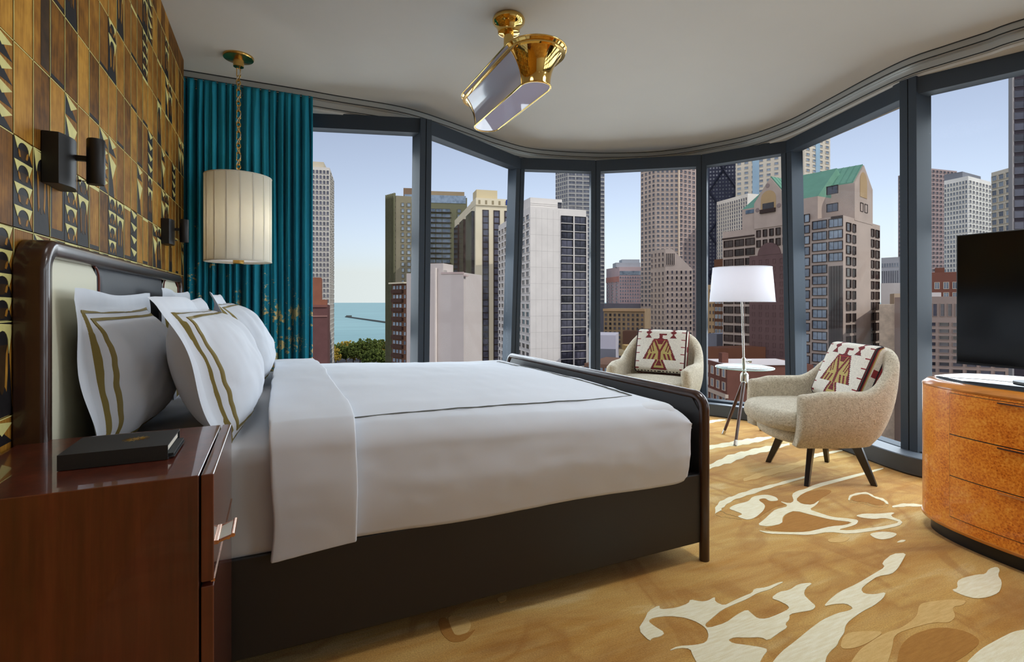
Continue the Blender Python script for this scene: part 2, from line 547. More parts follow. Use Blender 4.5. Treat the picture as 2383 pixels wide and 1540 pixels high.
# glass facade: one window per bay, with header, bottom rail, pane and the mullion at its end
LEAN = {1: -0.03, 2: -0.085, 3: -0.005, 4: 0.0, 5: 0.055, 6: 0.01}
RIGHT = Vector((CT, -ST))
for i in range(len(FAC) - 1):
    A, B = FAC[i], FAC[i + 1]
    d = (B - A)
    L = d.length
    d.normalize()
    nrm = Vector((-d.y, d.x))          # outwards
    if nrm.dot((A + B) / 2 - Vector((1.5, 1.5))) < 0:
        nrm = -nrm
    rot = Matrix(((d.x, nrm.x, 0), (d.y, nrm.y, 0), (0, 0, 1)))
    mid = (A + B) / 2
    w = structure(empty('window_%d' % (i + 1), (mid.x, mid.y, 0)))
    def wb(al, out, z, size):
        c = A + d * al + nrm * out
        return (c.x, c.y, z), size, rot
    m = MB(); m.box(*wb(L / 2, 0.0, ZS - 0.055, (L - 0.03, 0.12, 0.13)))
    m.build('header', M['frame'], w, bevel=0.004)
    m = MB(); m.box(*wb(L / 2, 0.005, 0.045, (L - 0.03, 0.11, 0.11)))
    m.build('bottom_rail', M['frame'], w, bevel=0.004)
    m = MB(); m.box(*wb(L / 2, 0.03, 1.39, (L - 0.06, 0.012, 2.62)))
    m.build('pane', M['glass'], w)
    # mullion at B (two leaves with a dark gasket between)
    nb = FAC[i + 2] - B if i + 2 < len(FAC) else d
    nb = nb.normalized()
    d2 = (d + nb).normalized()
    n2 = Vector((-d2.y, d2.x))
    if n2.dot(nrm) < 0:
        n2 = -n2
    lean = LEAN.get(i + 1, 0.0)
    def leaning(a0, a1, o0, o1, mm):
        q = []
        for z, ofs in ((0.0, lean), (ZS + 0.005, 0.0)):
            base = B + RIGHT * ofs
            for (aa, oo) in ((a0, o0), (a1, o0), (a1, o1), (a0, o1)):
                pt = base + d2 * aa + n2 * oo
                q.append((pt.x, pt.y, z))
        mm.add(q, [(0, 3, 2, 1), (4, 5, 6, 7), (0, 1, 5, 4), (1, 2, 6, 5), (2, 3, 7, 6), (3, 0, 4, 7)])
    m = MB()
    leaning(-0.055, -0.003, -0.07, 0.12, m)
    leaning(0.003, 0.055, -0.07, 0.12, m)
    mu = m.build('mullion', M['frame'], w, bevel=0.003)
    m = MB(); leaning(-0.0029, 0.0029, -0.062, 0.11, m)
    m.build('gasket', M['gasket'], mu)

# curved metal sill along the floor
SP = [(-1.1, 4.75), (0.3, 4.42), (1.1, 4.22), (1.7, 4.55), (2.4, 4.93), (3.1, 4.78), (3.75, 4.32), (4.12, 3.80), (4.28, 3.3), (4.06, 2.64), (3.89, 2.09),
      (3.94, 1.85), (4.2, 1.0), (4.45, 0.2), (4.55, -1.0), (4.2, -2.9)]
sc = resample(catmull([Vector(p) for p in SP], 10), 0.08)
sm = MB()
rings = []
for i, p in enumerate(sc):
    t = sc[min(i + 1, len(sc) - 1)] - sc[max(i - 1, 0)]
    t.normalize()
    n = Vector((-t.y, t.x))
    rings.append([Vector((p.x + n.x * o, p.y + n.y * o, z)) for o, z in
                  ((0.012, 0.0), (0.0, 0.012), (0.0, 0.122), (0.006, 0.127), (0.17, 0.11), (0.36, 0.075), (0.36, 0.0))])
sm.loft(rings)
structure(sm.build('baseboard_window', M['sill'], smooth=40))
# joints in the sill
for k in range(8, len(sc) - 8, 14):
    p = sc[k]
    t = (sc[k + 1] - sc[k - 1]).normalized()
    n = Vector((-t.y, t.x))
    r3 = Matrix(((t.x, n.x, 0), (t.y, n.y, 0), (0, 0, 1)))
    structure(MB().box((p.x + n.x * 0.02, p.y + n.y * 0.02, 0.064), (0.002, 0.044, 0.124), r3).build('trim_4', M['gasket']))

# other walls, out of the picture
structure(MB().bx(-1.3, 5.2, -3.35, -3.15, 0, 3.1).build('wall_back', M['plaster']))
structure(MB().bx(-1.3, -1.05, 4.2, 5.6, 0, 3.1).build('wall_corner', M['plaster']))
WX = -0.606
YEND = 4.407
wl = structure(MB().bx(-0.95, WX, -3.2, YEND, 0, 3.0).build('wall_left', plain('tile_grout', (190, 178, 116), 0.6, spec=0.1)))

# ------------------------------------------------------------------ decorated tiles of the head wall
def tile_wood(name, cols, rough=0.5):
    g = N(name)
    oi = g.node('ShaderNodeObjectInfo')
    tc = g.node('ShaderNodeTexCoord')
    off = g.node('ShaderNodeVectorMath', {0: tc.outputs['Object'], 1: oi.outputs['Location']}, operation='ADD')
    mp = g.node('ShaderNodeMapping', {'Vector': off.outputs[0], 'Scale': (1, 1, 0.07)})
    a = g.noise(mp.outputs[0], 150, 4, 0.6)
    b = g.noise(off.outputs[0], 14, 3, 0.5)
    f = g.math('ADD', g.math('MULTIPLY', a, 0.5), g.math('MULTIPLY', b, 0.5))
    f = g.math('ADD', f, g.math('MULTIPLY', g.math('SUBTRACT', oi.outputs['Random'], 0.5), 0.34))
    c = g.ramp(f, [(0.25, cols[0]), (0.5, cols[1]), (0.75, cols[2])])
    return g.principled(Base_Color=c, Roughness=rough, Specular_IOR_Level=0.06)
T_WOOD = tile_wood('tile_wood', ((74, 46, 18), (136, 90, 32), (184, 134, 54)))
T_DARK = plain('tile_dark', (32, 29, 30), 0.5, nscale=40, namt=0.2, spec=0.1)
T_CREAM = plain('tile_cream', (206, 196, 126), 0.5, nscale=30, namt=0.08, spec=0.15)
T_EDGE = plain('tile_smoke', (58, 40, 22), 0.5, nscale=30, namt=0.3, spec=0.1)
TW, TH_, TG, TT = 0.1165, 0.2360, 0.0011, 0.005

def tile_mesh(kind):
    m = MB()
    w, h = TW - 2 * TG, TH_ - 2 * TG
    def P(x, y, lift=0.0):
        return Vector((TT + lift, -w / 2 + x * w, -h / 2 + y * h))
    bevel = 0.0012
    a = [Vector((0, sy * w / 2, sz * h / 2)) for sy, sz in ((-1, -1), (1, -1), (1, 1), (-1, 1))]
    b = [Vector((TT, sy * (w / 2 - bevel), sz * (h / 2 - bevel))) for sy, sz in ((-1, -1), (1, -1), (1, 1), (-1, 1))]
    m.cur = 0 if kind.startswith('wood') or kind.startswith('tri') else 1
    m.add(a + b, [(4, 5, 6, 7), (0, 1, 5, 4), (1, 2, 6, 5), (2, 3, 7, 6), (3, 0, 4, 7)])
    def poly(pts, mat, lift):
        m.cur = mat
        n = len(pts)
        top = [P(x, y, lift) for x, y in pts]
        bot = [P(x, y, 0) for x, y in pts]
        tri = tessellate_polygon([[Vector((x * w, y * h, 0)) for x, y in pts]])
        fs = [tuple(t) for t in tri]
        fs += [(i, (i + 1) % n, n + (i + 1) % n, n + i) for i in range(n)]
        m.add(top + bot, fs)
    def arch(y0, y1, sharp=0.0):
        H = y1 - y0
        rel = (TW / TH_) / H
        fy = 0.52 if H < 0.4 else 0.74
        ty = 0.86 if H < 0.4 else 0.90
        Y = lambda t: y0 + H * t
        arc = []
        for k in range(9):
            q = k / 8 * math.pi
            arc.append((0.5 - 0.28 * math.cos(q), Y(lerp(fy, ty, math.sin(q)))))
        poly([(0.03, Y(0.99)), (0.2, Y(fy - 0.02))] + arc[1:-1] + [(0.80, Y(fy - 0.1)), (0.97, Y(0.96))], 2, 0.0011)
        dome = []
        for k in range(17):
            q = math.pi + k / 16 * math.pi
            yy = Y(fy) + math.sin(q) * H * (fy - (0.08 if H < 0.4 else 0.2))
            xx = 0.5 + 0.265 * math.cos(q) * (1 if H < 0.4 else (1 - 0.35 * abs(math.sin(q)) ** 3))
            dome.append((xx, yy))
        poly(dome, 3, 0.0004)
        for sx in (-1, 1):
            poly([(0.5 + sx * 0.26, Y(fy)), (0.5 + sx * 0.17, Y(fy - 0.1)), (0.5 + sx * 0.12, Y(fy * 0.38)), (0.5 + sx * 0.2, Y(fy * 0.3)), (0.5 + sx * 0.25, Y(fy * 0.6))], 0, 0.0007)
        poly([(0.98, Y(0.9)), (0.83, Y(fy - 0.1)), (0.98, Y(0.03))], 0, 0.0006)
    def tri(y0, y1, long=False):
        H = y1 - y0
        Y = lambda t: y0 + H * t
        poly([(0.02, Y(1.0)), (0.02, Y(0.0)), (0.98, Y(0.0)) if not long else (0.75, Y(0.0)), (0.5, Y(0.5))], 1, 0.0005)
        if long:
            poly([(0.05, Y(0.97)), (0.96, Y(0.82)), (0.5, Y(0.42))], 2, 0.0011)
        else:
            poly([(0.05, Y(0.97)), (0.96, Y(0.72)), (0.48, Y(0.36))], 2, 0.0011)
    if kind == 'arch4':
        for k in range(4): arch(k / 4, (k + 1) / 4)
    elif kind == 'arch1':
        arch(0.05, 1.0)
    elif kind == 'arch2':
        arch(0.74, 1.0); arch(0.03, 0.74)
    elif kind == 'tri4':
        for k in range(4): tri(k / 4, (k + 1) / 4)
    elif kind == 'tri2':
        tri(0.72, 1.0); tri(0.0, 0.72, True)
    elif kind == 'zig4':
        for k in range(4):
            y0 = k / 4
            poly([(0.02, y0 + 0.25), (0.98, y0 + 0.2), (0.55, y0 + 0.09)], 2, 0.0011)
            poly([(0.98, y0 + 0.19), (0.98, y0 - 0.0), (0.04, y0 + 0.005)], 1, 0.0006)
    elif kind == 'woodtop':
        poly([(0.02, 0.99), (0.98, 0.99), (0.98, 0.945), (0.02, 0.945)], 2, 0.0011)
        poly([(0.02, 0.94), (0.1, 0.94), (0.1, 0.07), (0.98, 0.07), (0.98, 0.01), (0.02, 0.01)], 1, 0.0006)
    elif kind == 'woodframe':
        poly([(0.02, 0.98), (0.14, 0.98), (0.14, 0.12), (0.86, 0.12), (0.86, 0.98), (0.98, 0.98), (0.98, 0.01), (0.02, 0.01)], 1, 0.0006)
    elif kind == 'woodside':
        poly([(0.02, 0.98), (0.09, 0.98), (0.09, 0.06), (0.98, 0.06), (0.98, 0.01), (0.02, 0.01)], 1, 0.0006)
    elif kind == 'woodsmoke':
        poly([(0.45, 0.97), (0.97, 0.97), (0.97, 0.03), (0.45, 0.03)], 3, 0.0004)
    if kind.startswith('wood') or kind.startswith('tri') or kind == 'arch1':
        poly([(0.0, 0.0), (0.021, 0.0), (0.021, 1.0), (0.0, 1.0)], 2, 0.0013)
        poly([(0.0, 0.989), (1.0, 0.989), (1.0, 1.0), (0.0, 1.0)], 2, 0.0013)
        poly([(0.0215, 0.0), (0.055, 0.0), (0.055, 0.988), (0.0215, 0.988)], 3, 0.0002)
    return m.mesh('tile', [T_WOOD, T_DARK, T_CREAM, T_EDGE])
ROWS = {
    -1: ['arch4', 'wood', 'tri2', 'arch1', 'woodtop', 'tri2', 'arch1', 'arch1', 'woodtop', 'tri2', 'arch1', 'woodtop', 'wood', 'woodtop', 'arch1', 'arch1'],
    0: ['wood', 'arch4', 'arch1', 'woodframe', 'arch4', 'arch2', 'woodtop', 'wood', 'arch4', 'arch2', 'woodtop', 'zig4', 'wood', 'woodtop', 'wood', 'tri2', 'arch2', 'wood', 'wood', 'arch1'],
    1: ['tri4', 'wood', 'wood', 'wood', 'tri2', 'wood', 'wood', 'tri4', 'tri2', 'wood', 'wood', 'wood', 'tri2', 'wood', 'arch2', 'wood', 'wood', 'tri2', 'arch2', 'wood', 'wood'],
    2: ['wood', 'wood', 'woodsmoke', 'woodside', 'wood', 'wood', 'woodside', 'wood', 'wood', 'woodside', 'wood', 'wood', 'woodside', 'wood', 'zig4', 'wood', 'woodside', 'tri2', 'wood', 'wood', 'zig4'],
    3: ['wood', 'wood', 'wood', 'woodtop', 'arch1', 'wood', 'wood', 'woodside', 'arch2', 'wood', 'wood', 'woodside', 'wood', 'woodtop', 'wood', 'wood', 'arch1', 'wood', 'woodtop', 'wood', 'wood'],
    4: ['wood', 'woodside', 'wood', 'wood', 'tri2', 'wood', 'woodside', 'wood', 'wood', 'arch1', 'wood', 'woodtop', 'woodside', 'arch4', 'wood', 'wood', 'woodtop', 'wood', 'tri2', 'arch2', 'wood'],
    5: ['wood', 'wood', 'tri2', 'wood', 'wood', 'woodtop', 'wood', 'wood', 'arch1', 'wood', 'wood', 'wood', 'woodtop', 'arch2', 'tri4', 'wood', 'wood', 'woodside', 'arch2', 'wood', 'wood'],
    6: ['wood', 'wood', 'wood', 'arch1', 'wood', 'wood', 'woodtop', 'wood', 'wood', 'wood', 'tri4', 'tri4', 'wood', 'wood', 'wood', 'arch1', 'wood', 'wood'],
}
tmesh = {}
rnd = random.Random(5)
for r in range(-3, 7):
    for k in range(-1, 24):
        if r < -1 and k > 1:
            continue                    # hidden behind the headboard
        row = ROWS.get(r, [])
        kind = row[k + 1] if k + 1 < len(row) else rnd.choice(['wood'] * 7 + ['woodside', 'woodtop', 'tri2', 'arch1'])
        y0 = 1.708 + TW * k
        z0 = 1.359 + TH_ * r
        if y0 + TW > YEND + 0.03:
            continue
        if kind not in tmesh:
            tmesh[kind] = tile_mesh(kind)
        if z0 + TH_ > ZC + 0.005:
            continue
        o = link('tile', tmesh[kind], wl)
        o.location = (WX, y0 + TW / 2, z0 + TH_ / 2)
# cut top course under the ceiling
for k in range(-1, 24):
    y0 = 1.708 + TW * k
    if y0 + TW > YEND + 0.03:
        continue
    z0 = 1.359 + TH_ * 6
    if 'cut' not in tmesh:
        m = MB(); m.bx(0, TT, -TW / 2 + TG, TW / 2 - TG, 0.0, ZC - z0 - TG * 2)
        tmesh['cut'] = m.mesh('tile', [T_WOOD])
    if z0 + TH_ > ZC + 0.005:
        o = link('tile', tmesh['cut'], wl)
        o.location = (WX, y0 + TW / 2, z0 + TG)
# plain panelling on the rest of the wall, out of the picture
MB().bx(WX, WX + 0.004, -3.1, 1.708 - TW - TG, 0.0, ZC).build('panelling', T_WOOD, wl)

# ------------------------------------------------------------------ carpet motifs (carved cream and tan wool, slightly proud)
def zp(x, y):
    return 1400 + x * 0.4125, 960 + y * 0.4125
def soften(pts, n=2):
    for _ in range(n):
        q = []
        for i in range(len(pts)):
            a, b = pts[i], pts[(i + 1) % len(pts)]
            q.append((a[0] * 0.78 + b[0] * 0.22, a[1] * 0.78 + b[1] * 0.22))
            q.append((a[0] * 0.22 + b[0] * 0.78, a[1] * 0.22 + b[1] * 0.78))
        pts = q
    return pts
def motif(zpts, mat, thick, raw=False, n=2):
    pp = [(x, y) if raw else zp(x, y) for x, y in zpts]
    pp = soften(pp, n)
    w3 = [onz(u, v, thick) for u, v in pp]
    m = MB()
    m.prism([(p.x, p.y) for p in w3], -0.002, thick)
    return m.build('carpet_motif', mat, floor)
def ribbon(zpts, mat, thick):
    pts = [Vector(zp(x, y)) for x, y, w in zpts]
    ws = [w * 0.4125 for x, y, w in zpts]
    P3 = catmull([Vector((p.x, p.y, w)) for p, w in zip(pts, ws)], 6)
    L, R = [], []
    for i, p in enumerate(P3):
        t = P3[min(i + 1, len(P3) - 1)] - P3[max(i - 1, 0)]
        t = Vector((t.x, t.y)).normalized()
        wob = 1.0 + 0.18 * math.sin(i * 1.7) + 0.1 * math.sin(i * 0.63)
        L.append((p.x - t.y * p.z / 2 * wob, p.y + t.x * p.z / 2 * wob))
        R.append((p.x + t.y * p.z / 2 * wob, p.y - t.x * p.z / 2 * wob))
    m = MB()
    w3 = [onz(u, v, thick) for u, v in L + R[::-1]]
    m.prism([(p.x, p.y) for p in w3], -0.002, thick)
    return m.build('carpet_motif', mat, floor)
CR, TN, BN = M['carpet_cream'], M['carpet_tan'], M['carpet_brown']
motif([(205, 1222), (245, 1160), (262, 1120), (325, 1083), (330, 1110), (420, 1100), (490, 1075), (500, 1052), (560, 1065), (600, 1060),
       (640, 1037), (640, 1065), (690, 1088), (740, 1062), (800, 1035), (850, 1015), (860, 992), (930, 985), (1000, 955), (1030, 953),
       (985, 975), (945, 997), (880, 1015), (830, 1045), (760, 1075), (680, 1110), (620, 1160), (580, 1195), (600, 1215), (700, 1185),
       (760, 1140), (820, 1108), (850, 1135), (880, 1160), (930, 1162), (1000, 1135), (1060, 1105), (1050, 1085), (1000, 1060),
       (955, 1045), (1000, 1010), (1060, 1000), (1110, 965), (1195, 957), (1150, 990), (1140, 1025), (1180, 1065), (1210, 1090),
       (1190, 1112), (1130, 1122), (1060, 1135), (1060, 1165), (1035, 1190), (1050, 1210), (1000, 1240), (940, 1285), (900, 1265),
       (820, 1268), (750, 1265), (712, 1280), (740, 1300), (820, 1310), (900, 1322), (940, 1335), (905, 1380), (880, 1440), (560, 1450),
       (515, 1370), (500, 1330), (440, 1325), (375, 1343), (430, 1315), (530, 1310), (590, 1295), (605, 1255), (590, 1215), (540, 1180),
       (470, 1155), (380, 1145), (290, 1155), (262, 1175), (300, 1205), (358, 1240), (330, 1262), (285, 1270), (270, 1288)], CR, 0.0022, n=1)
motif([(1720, 790), (1700, 830), (1670, 880), (1635, 910), (1560, 920), (1500, 960), (1462, 995), (1480, 1020), (1540, 1025), (1605, 1010),
       (1590, 1045), (1540, 1085), (1470, 1120), (1400, 1170), (1375, 1200), (1370, 1240), (1340, 1280), (1330, 1310), (1290, 1345),
       (1265, 1380), (1260, 1450), (930, 1450), (1010, 1350), (1090, 1290), (1180, 1215), (1250, 1165), (1330, 1130), (1400, 1115),
       (1420, 1100), (1380, 1075), (1310, 1078), (1250, 1092), (1290, 1050), (1340, 1010), (1440, 965), (1540, 905), (1600, 870),
       (1580, 845), (1640, 795)], CR, 0.0022, n=1)
motif([(1972, 998), (2010, 990), (2005, 950), (2040, 930), (2120, 912), (2165, 910), (2185, 880), (2230, 868), (2248, 885), (2235, 915),
       (2258, 950), (2255, 985), (2240, 1015), (2180, 1040), (2110, 1048), (2040, 1030)], CR, 0.0022, n=1)
motif([(2060, 1406), (2140, 1330), (2250, 1270), (2320, 1235), (2383, 1222), (2560, 1215), (2560, 1460), (2030, 1460)], CR, 0.0021)
motif([(1690, 1215), (1780, 1150), (1790, 1080), (1850, 1065), (1990, 1050), (2060, 1060), (2040, 1085), (1975, 1095), (2000, 1150),
       (1960, 1185), (1880, 1180), (1760, 1210), (1650, 1250), (1640, 1330), (1600, 1450), (1380, 1450), (1450, 1340), (1520, 1290), (1600, 1240)], TN, 0.0012)
motif([(1370, 1240), (1500, 1230), (1600, 1235), (1500, 1300), (1420, 1330), (1340, 1330)], TN, 0.0011)
motif([(1750, 1250), (1900, 1205), (2060, 1230), (2150, 1290), (2040, 1380), (1900, 1450), (1660, 1450), (1680, 1320)], BN, 0.0009)
motif([(1090, 500), (1110, 455), (1240, 430), (1310, 440), (1240, 480), (1200, 515), (1130, 512)], BN, 0.0012)
motif([(1020, 625), (1030, 580), (1080, 552), (1200, 580), (1300, 606), (1420, 618), (1330, 640), (1230, 655), (1130, 672), (1000, 668), (900, 655)], BN, 0.0010)
motif([(880, 490), (915, 478), (985, 485), (1000, 500), (1060, 512), (980, 530), (930, 560), (870, 600), (850, 585), (910, 550), (925, 520)], BN, 0.0011)
motif([(712, 540), (760, 515), (830, 500), (850, 472), (930, 460), (985, 475), (1000, 495), (950, 500), (920, 480), (880, 490),
       (925, 520), (915, 550), (870, 590), (825, 605), (760, 585), (800, 572), (760, 556)], CR, 0.0021)
motif([(1000, 497), (1060, 512), (1086, 498), (1072, 460), (1105, 440), (1150, 430), (1200, 405), (1350, 368), (1590, 308), (1590, 318),
       (1360, 382), (1220, 420), (1130, 457), (1094, 490), (1130, 515), (1190, 520), (1230, 492), (1212, 520), (1170, 545), (1230, 565),
       (1300, 588), (1400, 597), (1450, 605), (1440, 628), (1400, 642), (1330, 660), (1400, 664), (1500, 652), (1600, 638), (1685, 618),
       (1640, 602), (1590, 592), (1540, 600), (1470, 592), (1430, 580), (1480, 568), (1560, 570), (1660, 560), (1625, 582), (1702, 612),
       (1680, 638), (1560, 662), (1400, 684), (1280, 670), (1180, 690), (1040, 684), (940, 682), (877, 662), (940, 670), (1050, 674),
       (1160, 673), (1230, 656), (1290, 641), (1380, 633), (1420, 616), (1300, 604), (1200, 580), (1090, 550), (1040, 570), (1020, 590),
       (1020, 625), (940, 642), (877, 632), (920, 600), (950, 570), (980, 545), (1060, 526)], CR, 0.0020, n=1)
ribbon([(1150, 362, 8), (1000, 402, 16), (860, 442, 22), (740, 482, 26), (672, 522, 34), (658, 560, 36), (700, 578, 22), (790, 596, 8)], CR, 0.0021)
ribbon([(1395, 492, 9), (1412, 466, 12), (1490, 453, 9), (1542, 476, 10), (1590, 492, 12), (1612, 520, 14), (1552, 528, 8), (1490, 510, 8), (1440, 506, 7), (1396, 494, 9)], CR, 0.0021)
motif([(1405, 488), (1420, 470), (1490, 460), (1540, 482), (1590, 500), (1600, 516), (1550, 522), (1490, 505), (1430, 500)], BN, 0.0011)
ribbon([(560, 205, 16), (640, 190, 22), (760, 172, 26), (860, 156, 30), (960, 138, 6)], CR, 0.0021)
ribbon([(540, 330, 18), (620, 300, 26), (720, 262, 40), (830, 226, 32), (950, 200, 26), (1060, 176, 12)], CR, 0.0021)
ribbon([(1190, 244, 20), (1270, 228, 16), (1360, 212, 6)], CR, 0.0021)
ribbon([(560, 62, 10), (640, 46, 14), (700, 40, 5)], CR, 0.0021)
ribbon([(1640, 530, 8), (1720, 520, 18), (1830, 525, 10)], CR, 0.0018)
motif([(1505, 682), (1590, 668), (1675, 680), (1640, 706), (1580, 716), (1540, 706)], CR, 0.0018)
motif([(1270, 716), (1330, 700), (1410, 702), (1370, 730), (1290, 732)], TN, 0.0012)
motif([(1660, 732), (1690, 716), (1720, 718), (1700, 730)], CR, 0.0012)
ribbon([(800, 380, 14), (900, 350, 30), (1050, 310, 34), (1200, 268, 26), (1420, 240, 10)], TN, 0.0012)
motif([(1040, 1434), (1065, 1430), (1098, 1445), (1092, 1470), (1060, 1480), (1050, 1460)], TN, 0.0012, raw=True)
motif([(1018, 1440), (1040, 1434), (1060, 1478), (1092, 1472), (1110, 1460), (1085, 1490), (1050, 1495), (1028, 1475)], BN, 0.0010, raw=True)
motif([(1155, 1392), (1180, 1382), (1178, 1398), (1162, 1402)], TN, 0.0012, raw=True)
MB().bx(WX, WX + 0.004, 1.708 + TW * 2, YEND - 0.01, 0.0, 1.359 - TH_ - TG).build('panelling', T_WOOD, wl)
MB().bx(WX, WX + 0.004, 1.708 - TW, 1.708 + TW * 2 - TG, 0.0, 1.359 - TH_ * 3 - TG).build('panelling', T_WOOD, wl)

# ------------------------------------------------------------------ bed
bed = tag(empty('bed', (0.6, 2.76, 0)), 'king bed with dark wood frame, black leather sides and cream and black headboard', 'bed')
BY0, BY1 = 1.76, 3.77          # near and far side
FX0, FX1 = 1.768, 1.712        # foot: near and far x
HX = -0.53                     # front of headboard frame
HZ = 1.335
HY0, HY1 = 1.695, 3.84
def rrect_path(y0, y1, z0, z1, r, n=10):
    """open path: up, over and down with rounded upper corners"""
    pts = [(y0, z0), (y0, z1 - r)]
    for k in range(1, n + 1):
        a = math.pi - k / n * math.pi / 2
        pts.append((y0 + r + r * math.cos(a), z1 - r + r * math.sin(a)))
    pts.append((y1 - r, z1))
    for k in range(1, n + 1):
        a = math.pi / 2 - k / n * math.pi / 2
        pts.append((y1 - r + r * math.cos(a), z1 - r + r * math.sin(a)))
    pts.append((y1, z0))
    return pts
def sweep_frame(path, prof, xfun):
    """prof: (inward offset, x offset) loop; path in (y, z)"""
    rings = []
    n = len(path)
    for i, (y, z) in enumerate(path):
        a, b = path[max(i - 1, 0)], path[min(i + 1, n - 1)]
        t = Vector((b[0] - a[0], b[1] - a[1])).normalized()
        inn = Vector((t.y, -t.x))
        rings.append([Vector((xfun(y + inn.x * o) + dx, y + inn.x * o, z + inn.y * o)) for o, dx in prof])
    return rings
hp = rrect_path(HY0, HY1, 0.02, HZ, 0.085)
prof = []
for k in range(9):                       # softly rounded outer edge
    a = math.pi / 2 + k / 8 * math.pi / 2
    prof.append((0.016 + 0.016 * math.cos(a), -0.016 + 0.016 * math.sin(a)))
prof = [(0.0, -0.066)] + prof[::-1] + [(0.04, -0.002), (0.046, -0.010), (0.046, -0.066)]
m = MB(); m.loft(sweep_frame(hp, prof, lambda y: HX))
m.build('headboard_frame', M['bedwood'], bed, smooth=50)
m = MB(); m.bx(-0.596, -0.572, HY0 + 0.02, HY1 - 0.02, 0.25, HZ - 0.03)
m.build('headboard_back', M['leather'], bed)
def pad(name, y0, y1, z0, z1, x, bulge, mat, rl=0.0, rr=0.0, N_=(40, 30)):
    """upholstered pad with rounded upper corners of radius rl / rr"""
    def fn(a, b):
        z = lerp(z0, z1, b)
        l, r = y0, y1
        if rl and z > z1 - rl:
            q = (z - (z1 - rl)) / rl
            l = y0 + rl * (1 - math.sqrt(max(0, 1 - q * q)))
        if rr and z > z1 - rr:
            q = (z - (z1 - rr)) / rr
            r = y1 - rr * (1 - math.sqrt(max(0, 1 - q * q)))
        y = lerp(l, r, a)
        e = min(a, 1 - a) * (y1 - y0)
        ez = min(b, 1 - b) * (z1 - z0)
        dd = min(e, ez)
        return Vector((x + bulge * (1 - math.exp(-dd / 0.018)), y, z))
    mm = MB()
    mm.grid(fn, *N_)
    return mm.build(name, mat, bed, smooth=80)
px_ = HX - 0.028
pad('headboard_panel', HY0 + 0.045, 2.205, 0.3, HZ - 0.046, px_, 0.010, M['cream'], rl=0.06, rr=0.05)
pad('headboard_panel', 2.205, 3.335, 0.3, HZ - 0.046, px_ - 0.004, 0.016, M['navy'], N_=(60, 30))
pad('headboard_panel', 3.335, HY1 - 0.045, 0.3, HZ - 0.046, px_, 0.010, M['cream'], rl=0.05, rr=0.06)
def seam(ys):
    m = MB()
    m.tube([(px_ + 0.008, y, z) for y, z in ys], 0.0035, 8)
    m.build('seam_piping', M['piping'], bed, smooth=60)
ztop = HZ - 0.048
arc = lambda s, y: [(y + s * (-0.05 + 0.05 * math.sin(k / 8 * math.pi / 2)), ztop - 0.05 + 0.05 * math.cos(k / 8 * math.pi / 2)) for k in range(9)] + [(y, 0.5)]
seam(arc(1, 2.205)); seam(arc(-1, 3.335))
seam([(HY1 - 0.045 - 0.06 + 0.06 * math.sin(k / 8 * math.pi / 2), ztop - 0.06 + 0.06 * math.cos(k / 8 * math.pi / 2)) for k in range(9)] + [(HY1 - 0.045, 0.5)])
# side rails
fx = lambda y: lerp(FX0, FX1, (y - BY0) / (BY1 - BY0))
m = MB(); m.bx(-0.55, fx(BY0), BY0 + 0.002, BY0 + 0.042, 0.082, 0.392)
m.build('side_rail', M['leather'], bed, bevel=0.006)
m = MB(); m.bx(-0.55, fx(BY1), BY1 - 0.042, BY1 - 0.002, 0.082, 0.392)
m.build('side_rail', M['leather'], bed, bevel=0.006)
m = MB(); m.bx(-0.5, 1.66, BY0 + 0.05, BY1 - 0.05, 0.25, 0.36)
m.build('slat_base', M['black'], bed)
# footboard
fp = rrect_path(BY0, BY1, 0.0, 0.742, 0.06)
ringp = [(0.021 * math.cos(k / 14 * 2 * math.pi), 0.023 * math.sin(k / 14 * 2 * math.pi)) for k in range(14)]
m = MB(); m.loft(sweep_frame(fp, ringp, fx))
m.build('footboard_frame', M['bedwood'], bed, smooth=60)
m = MB()
def fpan(a, b):
    y = lerp(BY0 + 0.012, BY1 - 0.012, a); return y
q = []
for y, z in ((BY0 + 0.014, 0.082), (BY1 - 0.014, 0.082), (BY1 - 0.014, 0.67), (BY1 - 0.06, 0.728), (BY0 + 0.06, 0.728), (BY0 + 0.014, 0.67)):
    q.append((y, z))
m.loft([[Vector((fx(y) - 0.014, y, z)) for y, z in q], [Vector((fx(y) + 0.012, y, z)) for y, z in q]])
m.build('footboard_panel', M['leather'], bed, bevel=0.004)
for yy in (BY0 + 0.04, BY1 - 0.04):
    m = MB(); m.lathe([(0.02, 0.0), (0.022, 0.02), (0.022, 0.25)], (-0.5, yy, 0), 16)
    m.build('leg', M['bedwood'], bed, smooth=50)

# mattress
def rbox(x0, x1, y0, y1, z0, z1, r, n=6):
    """rounded-edge box as bmesh-free loft of superellipse sections"""
    m = MB()
    rings = []
    for k in range(2 * n + 2):
        if k <= n:
            a = k / n * math.pi / 2
            z, ins = z0 + r - r * math.cos(a), r - r * math.sin(a)
        else:
            a = (k - n - 1) / n * math.pi / 2
            z, ins = z1 - r + r * math.sin(a), r - r * math.cos(a)
        ring = []
        X0, X1, Y0, Y1 = x0 + ins, x1 - ins, y0 + ins, y1 - ins
        cr = max(0.002, r * 1.2 - ins * 0.6)
        for cx, cy, a0 in ((X1 - cr, Y1 - cr, 0), (X0 + cr, Y1 - cr, 1), (X0 + cr, Y0 + cr, 2), (X1 - cr, Y0 + cr, 3)):
            for j in range(6):
                b = (a0 + j / 5) * math.pi / 2
                ring.append(Vector((cx + cr * math.cos(b), cy + cr * math.sin(b), z)))
        rings.append(ring)
    m.loft(rings)
    return m
mt = rbox(-0.51, 1.645, BY0 + 0.006, BY1 - 0.01, 0.37, 0.715, 0.05)
mo = mt.build('mattress', M['sheet'], smooth=60)
